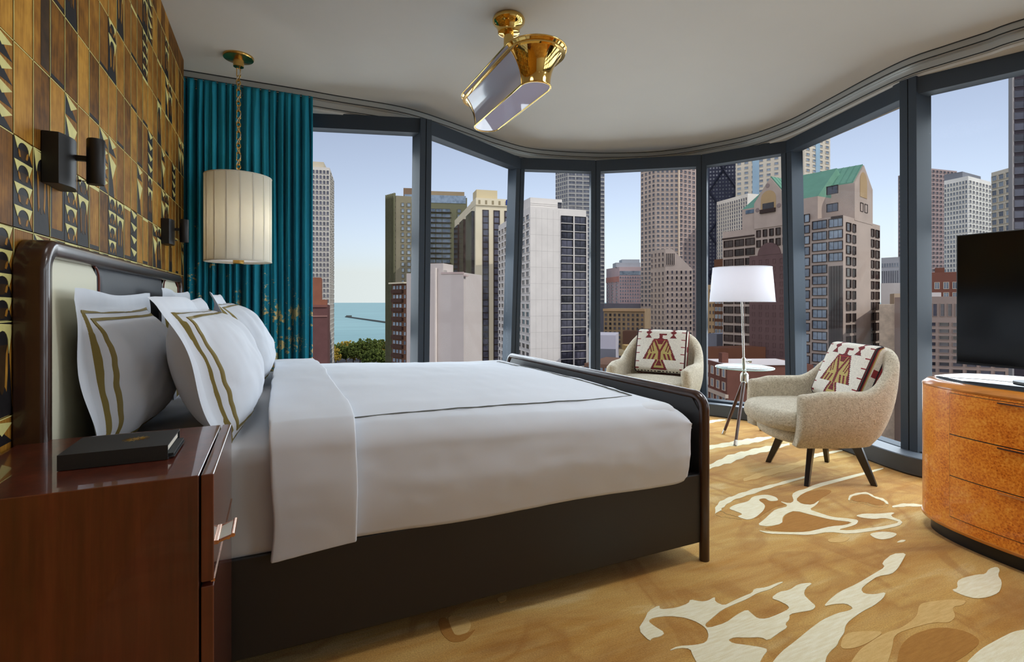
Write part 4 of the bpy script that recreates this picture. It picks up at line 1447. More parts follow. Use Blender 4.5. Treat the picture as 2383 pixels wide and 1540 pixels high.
def kilim(a, b):
    X = (a - 0.5) * 770
    Y = 905 - b * 755
    dash = int(Y / 11) % 2 == 0
    red = 3 if int(Y / 7) % 3 == 0 else 1
    ax = abs(X)
    if ax > 372:
        k = int((ax - 372) / 4) % 4
        return (3, 2, 1, 0)[k]
    if ax > 318 and any(abs(Y - y) < 8 for y in (213, 345, 467, 592, 738, 850)):
        return 1
    d = abs(ax - 192)
    if 158 < Y < 322:
        yy = (Y - 158) / 164
        w = (44 * abs(1 - yy / 0.18) if yy < 0.18 else 44 * (yy - 0.18) / 0.22 if yy < 0.4 else 44 * (0.62 - yy) / 0.22 if yy < 0.62 else 44 * (yy - 0.62) / 0.38) + 8
        if d < w:
            return red
    if 244 < Y < 276 and -30 < X < 92:
        return red
    if 276 <= Y < 342 and abs(X - 4) < 22 + max(0, Y - 318) * 1.2:
        return red
    if 342 <= Y <= 705:
        t = (Y - 342) / 363
        w = 112 + 150 * t
        if int(Y / 12) % 2:
            w -= 7
        if ax < w:
            if ax > w - 26 or Y < 358:
                return red
            vx = 100 * (1 - (Y - 342) / 235)
            if Y < 580:
                if abs(ax - max(vx, 0)) < 17:
                    return red
                if ax < vx:
                    return red if (Y < 430 and ax < vx - 30) else 2
                # finger lines
                f = (ax - vx) - (Y - 342) * 0.16
                if 40 < f < 58 and 430 < Y < 560 and dash is not None:
                    return red
                if 78 < f < 96 and 470 < Y < 600:
                    return red
                return 2
            if ax < 24:
                return red
            if Y > 600 and int((ax - 24 - (Y - 600) * 0.35) / 30) % 2 == 1 and ax > 50:
                return red
            return 2
    if 560 < Y <= 866:
        w = (Y - 560) / 306 * 132
        if int(Y / 12) % 2:
            w -= 6
        if ax < w:
            if Y > 838 or ax > w - 34:
                return red
            if Y > 680 and ax < (Y - 680) * 0.40 and Y < 800:
                return red
            return 2
    if 885 < Y < 895 and int(ax / 26) % 2 == 0:
        return 3
    return 0
def armchair(loc, facing, label, clabel, czoff=0.0, cy=0.135, ctilt=0.33, cyaw=0.0):
    rz = math.atan2(facing[0], -facing[1])
    ch = tag(empty('armchair', loc, rz), label, 'armchair', 'cream boucle armchairs by the window')
    T, B = full(TOPH), full(BOTH)
    n = len(T)
    rings = []
    for i in range(n):
        p = i / (n - 1) * 2
        p = p if p <= 1 else 2 - p
        zt = lerp(0.615, 0.872, smoothstep(0.36, 0.80, p)) - 0.02 * smoothstep(0.86, 1.0, p)
        zt -= 0.02 * (1 - smoothstep(0.0, 0.14, p))
        th = lerp(0.088, 0.075, p)
        tang = (T[min(i + 1, n - 1)] - T[max(i - 1, 0)]).normalized()
        inn = Vector((-tang.y, tang.x))
        if inn.dot(Vector((0, -0.02)) - T[i]) < 0:
            inn = -inn
        zb = 0.262
        ring = []
        def at(t):
            q = t ** 0.62
            xy = B[i] + (T[i] - B[i]) * q
            out = 0.022 * math.sin(t * math.pi)
            return xy - inn * out, lerp(zb, zt - 0.035, t)
        # forward sweep of the arm front towards the base
        for k in range(8):
            xy, z = at(k / 7)
            ring.append(Vector((xy.x, xy.y, z)))
        xy, z = at(1.0)
        for k in range(1, 7):
            a = k / 7 * math.pi
            c = xy + inn * (th / 2)
            ring.append(Vector((c.x - inn.x * th / 2 * math.cos(a), c.y - inn.y * th / 2 * math.cos(a), z + 0.037 * math.sin(a))))
        for k in range(7, -1, -1):
            xy, z = at(k / 7)
            q = xy + inn * th
            ring.append(Vector((q.x, q.y, z)))
        rings.append(ring)
    # rounded fronts
    def nose(r):
        c = sum(r, Vector()) / len(r)
        out = []
        for s, f in ((0.93, 0.010), (0.80, 0.021), (0.55, 0.030), (0.2, 0.034)):
            row = []
            for p_ in r:
                ctr = Vector((c.x, c.y, p_.z))
                qd = ctr + (p_ - ctr) * s
                zc = c.z + (p_.z - c.z) * (1 - (1 - s) * 0.12)
                row.append(Vector((qd.x, qd.y - f, zc)))
            out.append(row)
        return out
    a = nose(rings[0])
    b = nose(rings[-1])
    rings = a[::-1] + rings + b
    m = MB(); m.loft(rings)
    m.build('shell', M['boucle'], ch, smooth=80, local=True)
    cushion_loft(0.315, 0.30, 0.25, -0.06, 0.258, 0.352, 0.0, 0.04).build('seat_base', M['boucle'], ch, smooth=80, local=True)
    cushion_loft(0.345, 0.37, 0.27, -0.075, 0.345, 0.475, 0.018, 0.055, 2.8).build('seat_cushion', M['boucle'], ch, smooth=80, local=True)
    for sx in (-1, 1):
        for sy in (-1, 1):
            m = MB()
            top = Vector((sx * 0.165, sy * 0.135, 0.275))
            bot = Vector((sx * 0.245, sy * 0.215, 0.0))
            tn = Vector((-sx * 1, sy * 1, 0)).normalized()
            ln = Vector((sx, sy, 0)).normalized()
            r4 = []
            for P_, w, d_ in ((bot, 0.017, 0.013), (bot + (top - bot) * 0.5, 0.024, 0.015), (top, 0.032, 0.018)):
                r4.append([P_ + ln * w + tn * d_, P_ - ln * w + tn * d_, P_ - ln * w - tn * d_, P_ + ln * w - tn * d_])
            m.loft(r4)
            m.build('leg', M['chairleg'], ch, bevel=0.002, local=True)
    m = MB(); m.bx(-0.17, 0.17, -0.14, 0.14, 0.245, 0.262)
    m.build('leg_frame', M['chairleg'], ch, local=True)
    # cushion: a thing of its own, resting on the seat
    mat = ch.matrix_basis
    cu = tag(empty('cushion', mat @ Vector((0, cy, 0.49))), clabel, 'cushion', 'woven cushions on the armchairs')
    W, Hh, D = 0.47, 0.42, 0.135
    Rl = Matrix.Rotation(rz + cyaw, 3, 'Z') @ Matrix.Rotation(-ctilt, 3, 'X')
    base = mat @ Vector((0.0, cy, 0.495 + czoff))
    def cf(a_, b_, s):
        A, Bq = (a_ - 0.5), (b_ - 0.5)
        qa, qb = abs(A) * 2, abs(Bq) * 2
        puff = 0.62 + 0.38 * ((1 - qa ** 3) ** 0.5) * ((1 - qb ** 3) ** 0.5) if qa < 1 and qb < 1 else 0.62
        rd = 1.0
        cornr = max(0, qa - 0.9) * max(0, qb - 0.9) * 100
        y = -s * D / 2 * puff
        x = A * W * (1 - 0.03 * cornr * 0.5)
        z = Bq * Hh * (1 - 0.03 * cornr * 0.5)
        if s > 0 and b_ > 0.9:
            y += (b_ - 0.9) ** 2 * 3.2
        if s > 0 and b_ < 0.1:
            y += (0.1 - b_) ** 2 * 3.2
        return base + Rl @ Vector((x, y, z + Hh / 2))
    m = MB()
    m.grid(lambda a_, b_: cf(a_, b_, 1), 110, 104, mat=kilim)
    m.build('front_panel', [WOVEN_W, WOVEN_R, WOVEN_O, WOVEN_K], cu, smooth=80)
    m = MB()
    m.grid(lambda a_, b_: cf(1 - a_, b_, -1), 20, 20)
    m.build('back_panel', WOVEN_W, cu, smooth=80)
    m = MB()
    loop = [(k / 24, 0) for k in range(24)] + [(1, k / 24) for k in range(24)] + [(1 - k / 24, 1) for k in range(24)] + [(0, 1 - k / 24) for k in range(24)]
    rr = []
    for a_, b_ in loop:
        rr.append([cf(a_, b_, 1).lerp(cf(1 - a_, b_, -1) if False else cf(a_, b_, -1), k / 10) for k in range(11)])
    n0 = len(rr)
    vs = [p_ for r_ in rr for p_ in r_]
    fs = []
    mi = []
    for i in range(n0):
        j = (i + 1) % n0
        for k in range(10):
            fs.append((i * 11 + k, i * 11 + k + 1, j * 11 + k + 1, j * 11 + k))
            base_c = {0: 3, 1: 1, 2: 2, 3: 0, 8: 3, 9: 1}.get(k, 1 if (i // 3) % 4 == 0 and 3 < k < 8 else 0)
            mi.append(base_c)
    m.v = [tuple(p_) for p_ in vs]; m.f = fs; m.mi = mi
    m.build('gusset', [WOVEN_W, WOVEN_R, WOVEN_O, WOVEN_K], cu, smooth=80)
    for s in (1, -1):
        m = MB(); m.tube([cf(a_, b_, s) for a_, b_ in loop], 0.0045, 8, loop=True)
        m.build('welt', WOVEN_K if s == 1 else WOVEN_R, cu, smooth=80)
    return ch
armchair((3.37, 2.33, 0), (-0.909, 0.416), 'cream boucle armchair on dark splayed legs beside the burl sideboard',
         'woven cushion with red and olive bird motif on the armchair beside the sideboard', cy=0.12, ctilt=0.42, cyaw=0.0)
armchair((3.22, 3.80, 0), (-0.83, -0.56), 'cream boucle armchair half hidden behind the footboard of the bed',
         'woven cushion with red and olive bird motif on the armchair behind the footboard', cy=0.13, ctilt=0.30)

# ------------------------------------------------------------------ tripod floor lamp with glass shelf
fl_ = tag(empty('floor_lamp', (3.70, 3.25, 0)), 'tripod floor lamp with white drum shade and round glass shelf between the armchairs', 'floor lamp')
LC = Vector((3.70, 3.25, 0))
tilt = Vector((-0.032, 0.014, 1.0)).normalized()
hub = LC + Vector((0.02, -0.01, 0.50))
for k, (u, v) in enumerate(((1683, 1010), (1711, 1037), (1772, 1002))):
    ft = onz(u, v, 0.0)
    d = (hub - ft)
    top = ft + d * 0.97
    tp = (top - hub); 
    m = MB(); m.tube([ft + d * 0.06, ft + d * 0.5, top], [0.0115, 0.0135, 0.0145], 14)
    lg = m.build('leg', M['legwood'], fl_, smooth=60)
    m = MB(); m.tube([ft + Vector((0, 0, 0.002)), ft + d * 0.075], 0.0148, 14)
    m.build('foot_cap', M['chrome'], lg, smooth=60)
    m = MB(); m.tube([ft + d * 0.93, ft + d * 1.03], [0.017, 0.021], 14)
    m.build('leg_socket', M['chrome'], lg, smooth=60)
m = MB(); m.tube([hub + Vector((0, 0, -0.025)), hub + Vector((0, 0, 0.035)), hub + Vector((0, 0, 0.05))], [0.034, 0.034, 0.026], 24)
m.build('hub', M['chrome'], fl_, smooth=40)
m = MB(); m.tube([hub + tilt * 0.03, hub + tilt * 0.18], 0.016, 16)
m.build('collar', M['chrome'], fl_, smooth=60)
m = MB(); m.tube([hub + tilt * 0.15, hub + tilt * 0.80], 0.0085, 14)
m.build('pole', M['chrome'], fl_, smooth=60)
kb = hub + tilt * 0.15
m = MB(); m.tube([kb, kb + Vector((0.05, -0.02, 0))], 0.006, 10); m.tube([kb + Vector((0.038, -0.015, 0)), kb + Vector((0.06, -0.024, 0))], 0.013, 14)
m.build('knob', M['chrome'], fl_, smooth=60)
gt = hub + Vector((0, 0, 0.098))
m = MB(); m.lathe([(0.232, -0.005), (0.236, -0.003), (0.236, 0.003), (0.232, 0.005)], gt, 64)
m.build('glass_shelf', M['tableglass'], fl_, smooth=40)
m = MB(); m.tube([gt + Vector((0.2355 * math.cos(k / 72 * 2 * math.pi), 0.2355 * math.sin(k / 72 * 2 * math.pi), 0)) for k in range(72)], 0.0042, 8, loop=True)
m.build('glass_edge', plain('green_glass_edge', (150, 186, 178), 0.1, spec=1.0, coat=1.0), fl_, smooth=60)
sc0 = hub + tilt * 0.665
sc0 = Vector((sc0.x, sc0.y, 1.168))
m = MB()
S = 72
rings = [[Vector((sc0.x + r * math.cos(k / S * 2 * math.pi), sc0.y + r * math.sin(k / S * 2 * math.pi), z)) for k in range(S)]
         for r, z in ((0.262, 1.168), (0.264, 1.172), (0.239, 1.466), (0.237, 1.470), (0.233, 1.466), (0.258, 1.172))]
m.loft(rings, cap=False, loop=True)
sh = m.build('lamp_shade', M['whiteshade'], fl_, smooth=40)
for r, z in ((0.263, 1.171), (0.238, 1.467)):
    m = MB(); m.tube([(sc0.x + r * math.cos(k / S * 2 * math.pi), sc0.y + r * math.sin(k / S * 2 * math.pi), z) for k in range(S)], 0.0032, 8, loop=True)
    m.build('rim', M['whiteshade'], sh, smooth=60)
m = MB(); m.lathe([(0.226, 1.46), (0.23, 1.462), (0.226, 1.464)], (sc0.x, sc0.y, 0), 48)
m.build('diffuser', M['whiteshade'], fl_)
bulb(fl_, (sc0.x + 0.05, sc0.y, 1.32), 3.0, (1.0, 0.98, 0.98))

# ------------------------------------------------------------------ burl sideboard
def burl():
    g = N('burl_veneer')
    co = g.coord('Object', (1, 1, 1.0))
    w = g.noise(co, 9, 3, 0.5, 0.6)
    a = g.noise(co, 62, 5, 0.62, 2.2)
    v = g.node('ShaderNodeTexVoronoi', {'Vector': co, 'Scale': 95.0}).outputs['Distance']
    f = g.math('ADD', g.math('ADD', g.math('MULTIPLY', a, 0.55), g.math('MULTIPLY', w, 0.35)), g.math('MULTIPLY', v, 0.22))
    c = g.ramp(f, [(0.32, (134, 58, 10)), (0.46, (208, 108, 20)), (0.58, (232, 140, 38)), (0.74, (246, 172, 70))])
    return g.principled(Base_Color=c, Roughness=0.3, Coat_Weight=0.5, Coat_Roughness=0.05)
M['burl'] = burl()
M['amberwood'] = plain('amber_wood_edge', (190, 118, 44), 0.25, nscale=30, namt=0.2, stretch=(1, 0.2, 1), coat=0.6)
SX, SY, SA, SB, SE = 3.28, 0.70, 0.38, 0.90, 3.0
def spt(q, off=0.0):
    c, s_ = math.cos(q), math.sin(q)
    x = SA * math.copysign(abs(c) ** (2 / SE), c)
    y = SB * math.copysign(abs(s_) ** (2 / SE), s_)
    p = Vector((x, y))
    n = Vector((math.copysign(abs(x / SA) ** (SE - 1) / SA, x), math.copysign(abs(y / SB) ** (SE - 1) / SB, y)))
    n.normalize()
    return Vector((SX, SY)) + p + n * off
def sring(off, z, n=120):
    return [Vector((p.x, p.y, z)) for p in (spt(k / n * 2 * math.pi, off) for k in range(n))]
sb = tag(empty('sideboard', (SX, SY, 0)), 'round-ended amber burl wood sideboard with three long drawers under the television', 'sideboard')
m = MB(); m.loft([sring(-0.035, 0.0), sring(-0.035, 0.085)])
m.build('plinth', M['black'], sb, smooth=40)
m = MB(); m.loft([sring(-0.006, 0.072), sring(0, 0.078), sring(0, 0.742)])
m.build('body', M['burl'], sb, smooth=40)
m = MB(); m.loft([sring(0.001, 0.070), sring(0.003, 0.073), sring(0.003, 0.083), sring(0.0, 0.085)])
m.build('lower_edge', M['amberwood'], sb, smooth=40)
m = MB(); m.loft([sring(-0.002, 0.742), sring(0.001, 0.745), sring(0.001, 0.752), sring(-0.02, 0.772), sring(-0.05, 0.776)])
m.build('top_edge', M['amberwood'], sb, smooth=40)
m = MB(); m.loft([sring(-0.055, 0.77), sring(-0.055, 0.7775), sring(-0.057, 0.779)])
m.build('top_inlay', plain('dark_mirror_top', (52, 54, 58), 0.03, spec=0.6), sb, smooth=40)
def front_q(y):
    """angle on the front (x < centre) for a given y"""
    s_ = (y - SY) / SB
    sn = math.copysign(abs(s_) ** (SE / 2), s_)
    return math.pi - math.asin(max(-1, min(1, sn)))
def front_slab(y0, y1, z0, z1, o0, o1):
    m = MB()
    rings = []
    n = 40
    for k in range(n + 1):
        q = lerp(front_q(y0), front_q(y1), k / n)
        a_, b_ = spt(q, o0), spt(q, o1)
        rings.append([Vector((a_.x, a_.y, z0)), Vector((b_.x, b_.y, z0)), Vector((b_.x, b_.y, z1)), Vector((a_.x, a_.y, z1))])
    m.loft(rings)
    return m
front_slab(1.383, 0.017, 0.133, 0.731, -0.004, 0.0006).build('reveal', M['black'], sb, smooth=40)
for z0, z1 in ((0.534, 0.7285), (0.3345, 0.529), (0.1365, 0.330)):
    dr = front_slab(1.3805, 0.0195, z0, z1, -0.003, 0.0022).build('drawer', M['burl'], sb, smooth=40)
    front_slab(1.18, 0.22, z1 - 0.011, z1 - 0.004, 0.0, 0.009).build('handle', M['rose'], dr, smooth=40)

# television on the sideboard
tv = tag(empty('television', (3.25, 0.885, 0.779)), 'large black flat television standing on the burl sideboard', 'television')
m = MB(); m.bx(3.236, 3.262, 0.29, 1.48, 0.848, 1.517)
m.build('housing', M['black'], tv, bevel=0.003)
m = MB(); m.bx(3.2345, 3.237, 0.297, 1.473, 0.86, 1.511)
m.build('screen', M['tvscreen'], tv)
m = MB(); m.bx(3.234, 3.262, 0.292, 1.478, 0.8475, 0.853)
m.build('lower_bezel', plain('dark_steel', (52, 54, 60), 0.3, 0.7), tv)
m = MB(); m.bx(3.25, 3.275, 0.8, 0.97, 0.79, 0.95)
m.build('neck', M['black'], tv, bevel=0.003)
m = MB(); pts = [(3.25 + 0.12 * math.cos(k / 40 * 2 * math.pi), 0.885 + 0.37 * math.copysign(abs(math.sin(k / 40 * 2 * math.pi)) ** 0.7, math.sin(k / 40 * 2 * math.pi))) for k in range(40)]
m.prism(pts, 0.7795, 0.792)
m.build('stand_base', M['black'], tv, bevel=0.003)

# ------------------------------------------------------------------ round fill lights added at the ceiling, above and behind the photographer
def fill_glow(strength):
    g = N('fill_diffuser')
    e = g.node('ShaderNodeEmission', {'Color': (0.93, 0.97, 1.0, 1), 'Strength': strength})
    g.t.links.new(e.outputs[0], g.out.inputs[0])
    return g.m
FLAB = ['nearest the headboard wall', 'nearest the foot of the bed', 'nearest the window behind the sideboard', 'nearest the back wall, on the nightstand side', 'nearest the back wall, on the window side']
for k, (x, y, fstr) in enumerate(FILLPOS):
    GLOW = fill_glow(fstr)
    lt = tag(empty('fill_light', (x, y, ZC - 0.05)), 'added round fill light above the picture, ' + FLAB[k], 'ceiling light', 'added fill lights')
    m = MB(); m.lathe([(0.30, ZC - 0.045), (0.31, ZC - 0.043), (0.31, ZC)], (x, y, 0), 40)
    m.build('housing', M['track'], lt, smooth=40)
    m = MB(); m.lathe([(0.28, ZC - 0.052), (0.285, ZC - 0.05), (0.285, ZC - 0.046)], (x, y, 0), 40)
    m.build('diffuser', GLOW, lt, smooth=40)

# ------------------------------------------------------------------ the city outside
GZ = -46.0
def bmat(name, col, rough=0.85, ns=0.08, amt=0.10, grid=None):
    """stone or concrete with faint blotches and, optionally, flat panel joints"""
    g = N(name)
    c = lin(col)
    co = g.coord('Object')
    f = g.noise(co, ns, 4, 0.6)
    lo = tuple(x * (1 - amt) for x in c[:3]) + (1,)
    hi = tuple(min(1, x * (1 + amt)) for x in c[:3]) + (1,)
    base = g.ramp(f, [(0.3, lo), (0.7, hi)])
    return g.principled(Base_Color=base, Roughness=rough, Specular_IOR_Level=0.2)
def gmat(name, c0, c1, rough=0.12, ns=0.35):
    g = N(name)
    oi = g.node('ShaderNodeObjectInfo')
    n1 = g.noise(g.coord('Object'), ns, 2)
    f = g.math('ADD', g.math('MULTIPLY', n1, 0.7), g.math('MULTIPLY', oi.outputs['Random'], 0.3))
    c = g.ramp(f, [(0.32, c0), (0.68, c1)])
    return g.principled(Base_Color=c, Roughness=rough, Specular_IOR_Level=0.6)
G_DARK = gmat('dark_window_glass', (28, 28, 36), (98, 98, 114))
G_BLUE = gmat('blue_window_glass', (60, 78, 98), (130, 150, 170))
G_BRONZE = gmat('bronze_window_glass', (28, 22, 24), (84, 70, 66))
G_PALE = gmat('pale_window_glass', (92, 104, 120), (160, 176, 190))
G_SMALL = gmat('small_window_glass', (52, 48, 50), (150, 142, 132))
G_GREY = gmat('grey_window_glass', (58, 60, 70), (104, 108, 120))

def xy(u, d):
    X = (u - CXP) / FPX * d
    return Vector((X * CT + d * ST, -X * ST + d * CT))
def zat(v, d):
    return CH + (V0 - v) / FPX * d

class Building:
    def __init__(s, name, label, d, corners, wall, depth=18.0, zb=GZ, depths=None, cat='building'):
        """corners: (u, v of roof line) from left to right; depth of the first is d, the others follow from the level roof"""
        s.ds = depths or [d * (V0 - corners[0][1]) / (V0 - v) for u, v in corners]
        s.pts = [xy(u, dd) for (u, v), dd in zip(corners, s.ds)]
        s.zt = zat(corners[0][1], s.ds[0])
        s.zb = zb
        c = s.pts[len(s.pts) // 2]
        s.root = tag(empty(name, (c.x, c.y, zb)), label, cat)
        s.wall = wall
        P = s.pts
        if len(P) == 2:
            t = (P[1] - P[0]).normalized()
            n = Vector((-t.y, t.x))
            if n.dot(P[0]) < 0: n = -n
            poly = P + [P[1] + n * depth, P[0] + n * depth]
        elif len(P) == 3:
            poly = P + [P[0] + P[2] - P[1]]
        else:
            poly = P
        s.poly = poly
        m = MB(); m.prism([(p.x, p.y) for p in poly], zb, s.zt)
        s.body = m.build('walls', wall, s.root)
    def frame(s, i):
        A, B = s.pts[i], s.pts[i + 1]
        t = (B - A)
        L = t.length
        t.normalize()
        n = Vector((-t.y, t.x))
        if n.dot(A + B) > 0: n = -n
        return A, t, n, L
    def box(s, name, i, s0, s1, o0, o1, z0, z1, mat, bevel=0.0):
        """box on wall i: fractions along the wall, offsets outward, heights"""
        A, t, n, L = s.frame(i)
        q = [A + t * (L * a) + n * o for a, o in ((s0, o0), (s1, o0), (s1, o1), (s0, o1))]
        m = MB(); m.prism([(p.x, p.y) for p in q], z0, z1)
        return m.build(name, mat, s.root)
    def windows(s, i, cols, ztop, pitch, h, zmin, glass, frame_mat=None, single=False, dep=0.25, fw=0.12, panes=1, name='window', skip=None, sill=None):
        """cols: list of (f0, f1) fractions along wall i"""
        A, t, n, L = s.frame(i)
        zs = []
        z = ztop
        while z - h > zmin:
            zs.append(z); z -= pitch
        fm = frame_mat or s.wall
        def unit(w):
            m = MB()
            x0, x1 = -w / 2, w / 2
            m.cur = 1
            m.add([(x0, 0.03, 0), (x1, 0.03, 0), (x1, 0.03, h), (x0, 0.03, h)], [(0, 1, 2, 3)])
            m.cur = 0
            o = [(x0 - fw, z0) for z0 in ()]
            O = [(x0 - fw, -fw), (x1 + fw, -fw), (x1 + fw, h + fw), (x0 - fw, h + fw)]
            I = [(x0, 0), (x1, 0), (x1, h), (x0, h)]
            vs = [(x, 0, z) for x, z in O] + [(x, dep, z) for x, z in O] + [(x, dep, z) for x, z in I] + [(x, 0.03, z) for x, z in I]
            fs = []
            for k in range(4):
                j = (k + 1) % 4
                fs += [(k, j, 4 + j, 4 + k), (4 + k, 4 + j, 8 + j, 8 + k), (8 + k, 8 + j, 12 + j, 12 + k)]
            m.add(vs, fs)
            for q in range(1, panes):
                xx = lerp(x0, x1, q / panes)
                b = fw * 0.4
                m.add([(xx - b, 0.08, 0), (xx + b, 0.08, 0), (xx + b, 0.08, h), (xx - b, 0.08, h)], [(0, 1, 2, 3)])
            return m
        cache = {}
        joined = MB()
        for ci, (f0, f1) in enumerate(cols):
            w = (f1 - f0) * L
            key = round(w, 3)
            if key not in cache:
                cache[key] = unit(w)
                if single:
                    cache[key] = cache[key].mesh(name, [fm, glass], fix=False)
            c = A + t * (L * (f0 + f1) / 2)
            for ri, z in enumerate(zs):
                if skip and skip(ci, ri): continue
                M4 = Matrix(((t.x, n.x, 0, c.x), (t.y, n.y, 0, c.y), (0, 0, 1, z - h), (0, 0, 0, 1)))
                if single:
                    o = bpy.data.objects.new(name, cache[key])
                    COL.objects.link(o)
                    o.parent = s.root
                    o.matrix_basis = s.root.matrix_basis.inverted() @ M4
                else:
                    off = len(joined.v)
                    for p in cache[key].v:
                        joined.v.append(tuple(M4 @ Vector(p)))
                    for f, mi in zip(cache[key].f, cache[key].mi):
                        joined.f.append(tuple(k + off for k in f)); joined.mi.append(mi)
        if not single and joined.f:
            o = joined.build('windows', [fm, glass], s.root, fix=False)
            o['kind'] = 'stuff'
def even(n, fill=0.6, a=0.0, b=1.0):
    w = (b - a) / n
    return [(a + w * (k + 0.5 - fill / 2), a + w * (k + 0.5 + fill / 2)) for k in range(n)]

# --- ground, lake, beach
gm = MB(); gm.prism([(-900, -300), (3000, -300), (3000, 480), (-900, 480)], GZ - 2, GZ)
tag(gm.build('city_ground', bmat('street_ground', (92, 90, 92), ns=0.03, amt=0.3)), 'grey streets between the buildings far below the windows', 'ground')['kind'] = 'structure'
def lake_mat():
    g = N('lake_water')
    n1 = g.noise(g.coord('Object', (0.004, 0.012, 1)), 1.0, 4)
    c = g.ramp(n1, [(0.35, (124, 176, 176)), (0.65, (146, 196, 194))])
    return g.principled(Base_Color=c, Roughness=0.35, Specular_IOR_Level=0.25,
                        Normal=g.bump(g.noise(g.coord('Object'), 0.08, 3), 0.15, 1.0))
m = MB(); m.prism([(-20000, 556), (30000, 556), (30000, 26000), (-20000, 26000)], GZ - 3, GZ - 1)
tag(m.build('lake', lake_mat()), 'turquoise lake reaching the horizon left of the towers', 'lake')['kind'] = 'structure'
m = MB(); m.prism([(-900, 478), (1500, 478), (1500, 560), (400, 562), (60, 574), (-900, 560)], GZ - 2, GZ + 0.05)
tag(m.build('beach', bmat('sand', (226, 206, 168), ns=0.05)), 'pale sand beach between trees and lake', 'beach')['kind'] = 'structure'
bw = MB()
a_, b_ = onz(806, 737, GZ), onz(905, 751, GZ)
dd_ = (b_ - a_); pn = Vector((-dd_.y, dd_.x, 0)).normalized() * 4
bw.prism([((a_ + pn).x, (a_ + pn).y), ((a_ - pn).x, (a_ - pn).y), ((b_ - pn).x, (b_ - pn).y), ((b_ + pn).x, (b_ + pn).y)], GZ - 1.5, GZ + 1.8)
a2 = onz(812, 737, GZ)
bw.box((a2.x, a2.y, GZ + 2), (16, 10, 5))
tag(bw.build('breakwater', bmat('dark_stone', (84, 86, 84))), 'thin dark breakwater line lying in the lake', 'breakwater')
# --- park trees
def foliage(name, c0, c1):
    g = N(name)
    n1 = g.noise(g.coord('Object'), 0.9, 4, 0.7)
    c = g.ramp(n1, [(0.3, c0), (0.7, c1)])
    return g.principled(Base_Color=c, Roughness=0.9, Specular_IOR_Level=0.1)
F_Y = foliage('autumn_foliage', (120, 104, 40), (196, 170, 76))
F_G = foliage('green_foliage', (50, 66, 34), (112, 124, 60))
F_O = foliage('ochre_foliage', (104, 88, 44), (168, 140, 70))
BARK = bmat('bark', (70, 58, 46))
rt = random.Random(9)
TREES = [(782, 846, 13, F_G, 'low green tree in the park beside the brick building'), (806, 828, 12, F_Y, 'yellow autumn tree by the beach, leftmost'),
         (842, 826, 11, F_O, 'dark ochre tree standing before the beach'), (862, 824, 10, F_O, 'small brown tree by the beach, right of the ochre one'),
         (822, 846, 14, F_G, 'broad green tree in the middle of the park'), (852, 848, 16, F_G, 'large dark green tree at the front of the park'),
         (884, 842, 15, F_G, 'green tree touching the tall olive tower'), (895, 822, 11, F_Y, 'yellow tree beside the olive tower by the beach'),
         (838, 842, 11, F_Y, 'bright yellow tree between the dark green park trees'), (760, 852, 13, F_Y, 'yellow shrub-like tree at the foot of the brick building'),
         (872, 856, 12, F_G, 'green tree at the lower edge of the park view')]
for u, v, hgt, fm, lab in TREES:
    hgt *= 1.35
    base = onz(u, v + 14, GZ)
    tr = tag(empty('park_tree', (base.x, base.y, GZ)), lab, 'tree', 'park trees by the lake')
    m = MB()
    for q in range(420):
        a, e = rt.uniform(0, 6.283), math.asin(rt.uniform(-0.5, 1))
        rr = hgt * 0.55 * rt.uniform(0.45, 1.0)
        p = base + Vector((math.cos(a) * math.cos(e) * rr, math.sin(a) * math.cos(e) * rr, hgt * 0.62 + math.sin(e) * rr * 0.75))
        sz = rt.uniform(0.5, 1.3)
        R3 = Matrix.Rotation(rt.uniform(0, 6.28), 3, Vector((rt.uniform(-1, 1), rt.uniform(-1, 1), rt.uniform(-1, 1) + 0.01)).normalized())
        vs = [p + R3 @ Vector(k) * sz for k in ((1, 0, 0), (0, 1, 0), (-1, 0, 0), (0, -1, 0), (0, 0, .7), (0, 0, -.7))]
        m.add(vs, [(0, 1, 4), (1, 2, 4), (2, 3, 4), (3, 0, 4), (1, 0, 5), (2, 1, 5), (3, 2, 5), (0, 3, 5)])
    m.build('crown', fm, tr, fix=False)
    m = MB(); m.tube([base, base + Vector((0, 0, hgt * 0.6))], [0.45, 0.2], 8)
    m.build('trunk', BARK, tr)

# --- 1 pale grid tower at the curtain
W_PALE = bmat('pale_concrete', (206, 202, 194))
b = Building('office_tower', 'pale concrete tower with rows of dark square windows beside the curtain', 260, [(640, 383), (767, 390), (777, 418)], W_PALE)
b.windows(0, even(15, 0.62), b.zt - 1.6, 2.65, 1.75, -34, G_DARK, dep=0.3, fw=0.1)
b.windows(1, even(3, 0.6), b.zt - 1.6, 2.65, 1.75, -34, G_DARK, dep=0.3, fw=0.1)
b.box('penthouse', 0, 0.35, 0.88, -14, -2, b.zt, b.zt + 3.2, bmat('roof_plant', (196, 186, 164)))
# --- 2 red brick block in front of it
BRK = bmat('red_brick', (104, 72, 70), ns=0.4)
BRKL = bmat('orange_brick', (142, 92, 72), ns=0.4)
b = Building('brick_block', 'dark red brick block with stepped orange parapet beside the curtain', 150, [(650, 710), (762, 710), (768, 713)], BRK, depths=[146, 150, 158])
b.box('upper_storey', 0, 0.5, 0.865, -9, -0.3, b.zt, b.zt + 8.0, BRKL)
b.box('parapet_step', 0, 0.865, 0.985, -9, -0.3, b.zt, b.zt + 1.6, BRKL)
b.box('cornice', 0, 0.0, 1.0, -0.4, 0.35, b.zt - 0.6, b.zt + 0.1, bmat('brick_cornice', (126, 84, 76)))
b.box('string_course', 0, 0.0, 1.0, -0.2, 0.25, b.zt - 3.4, b.zt - 3.0, bmat('stone_band', (150, 112, 104)))
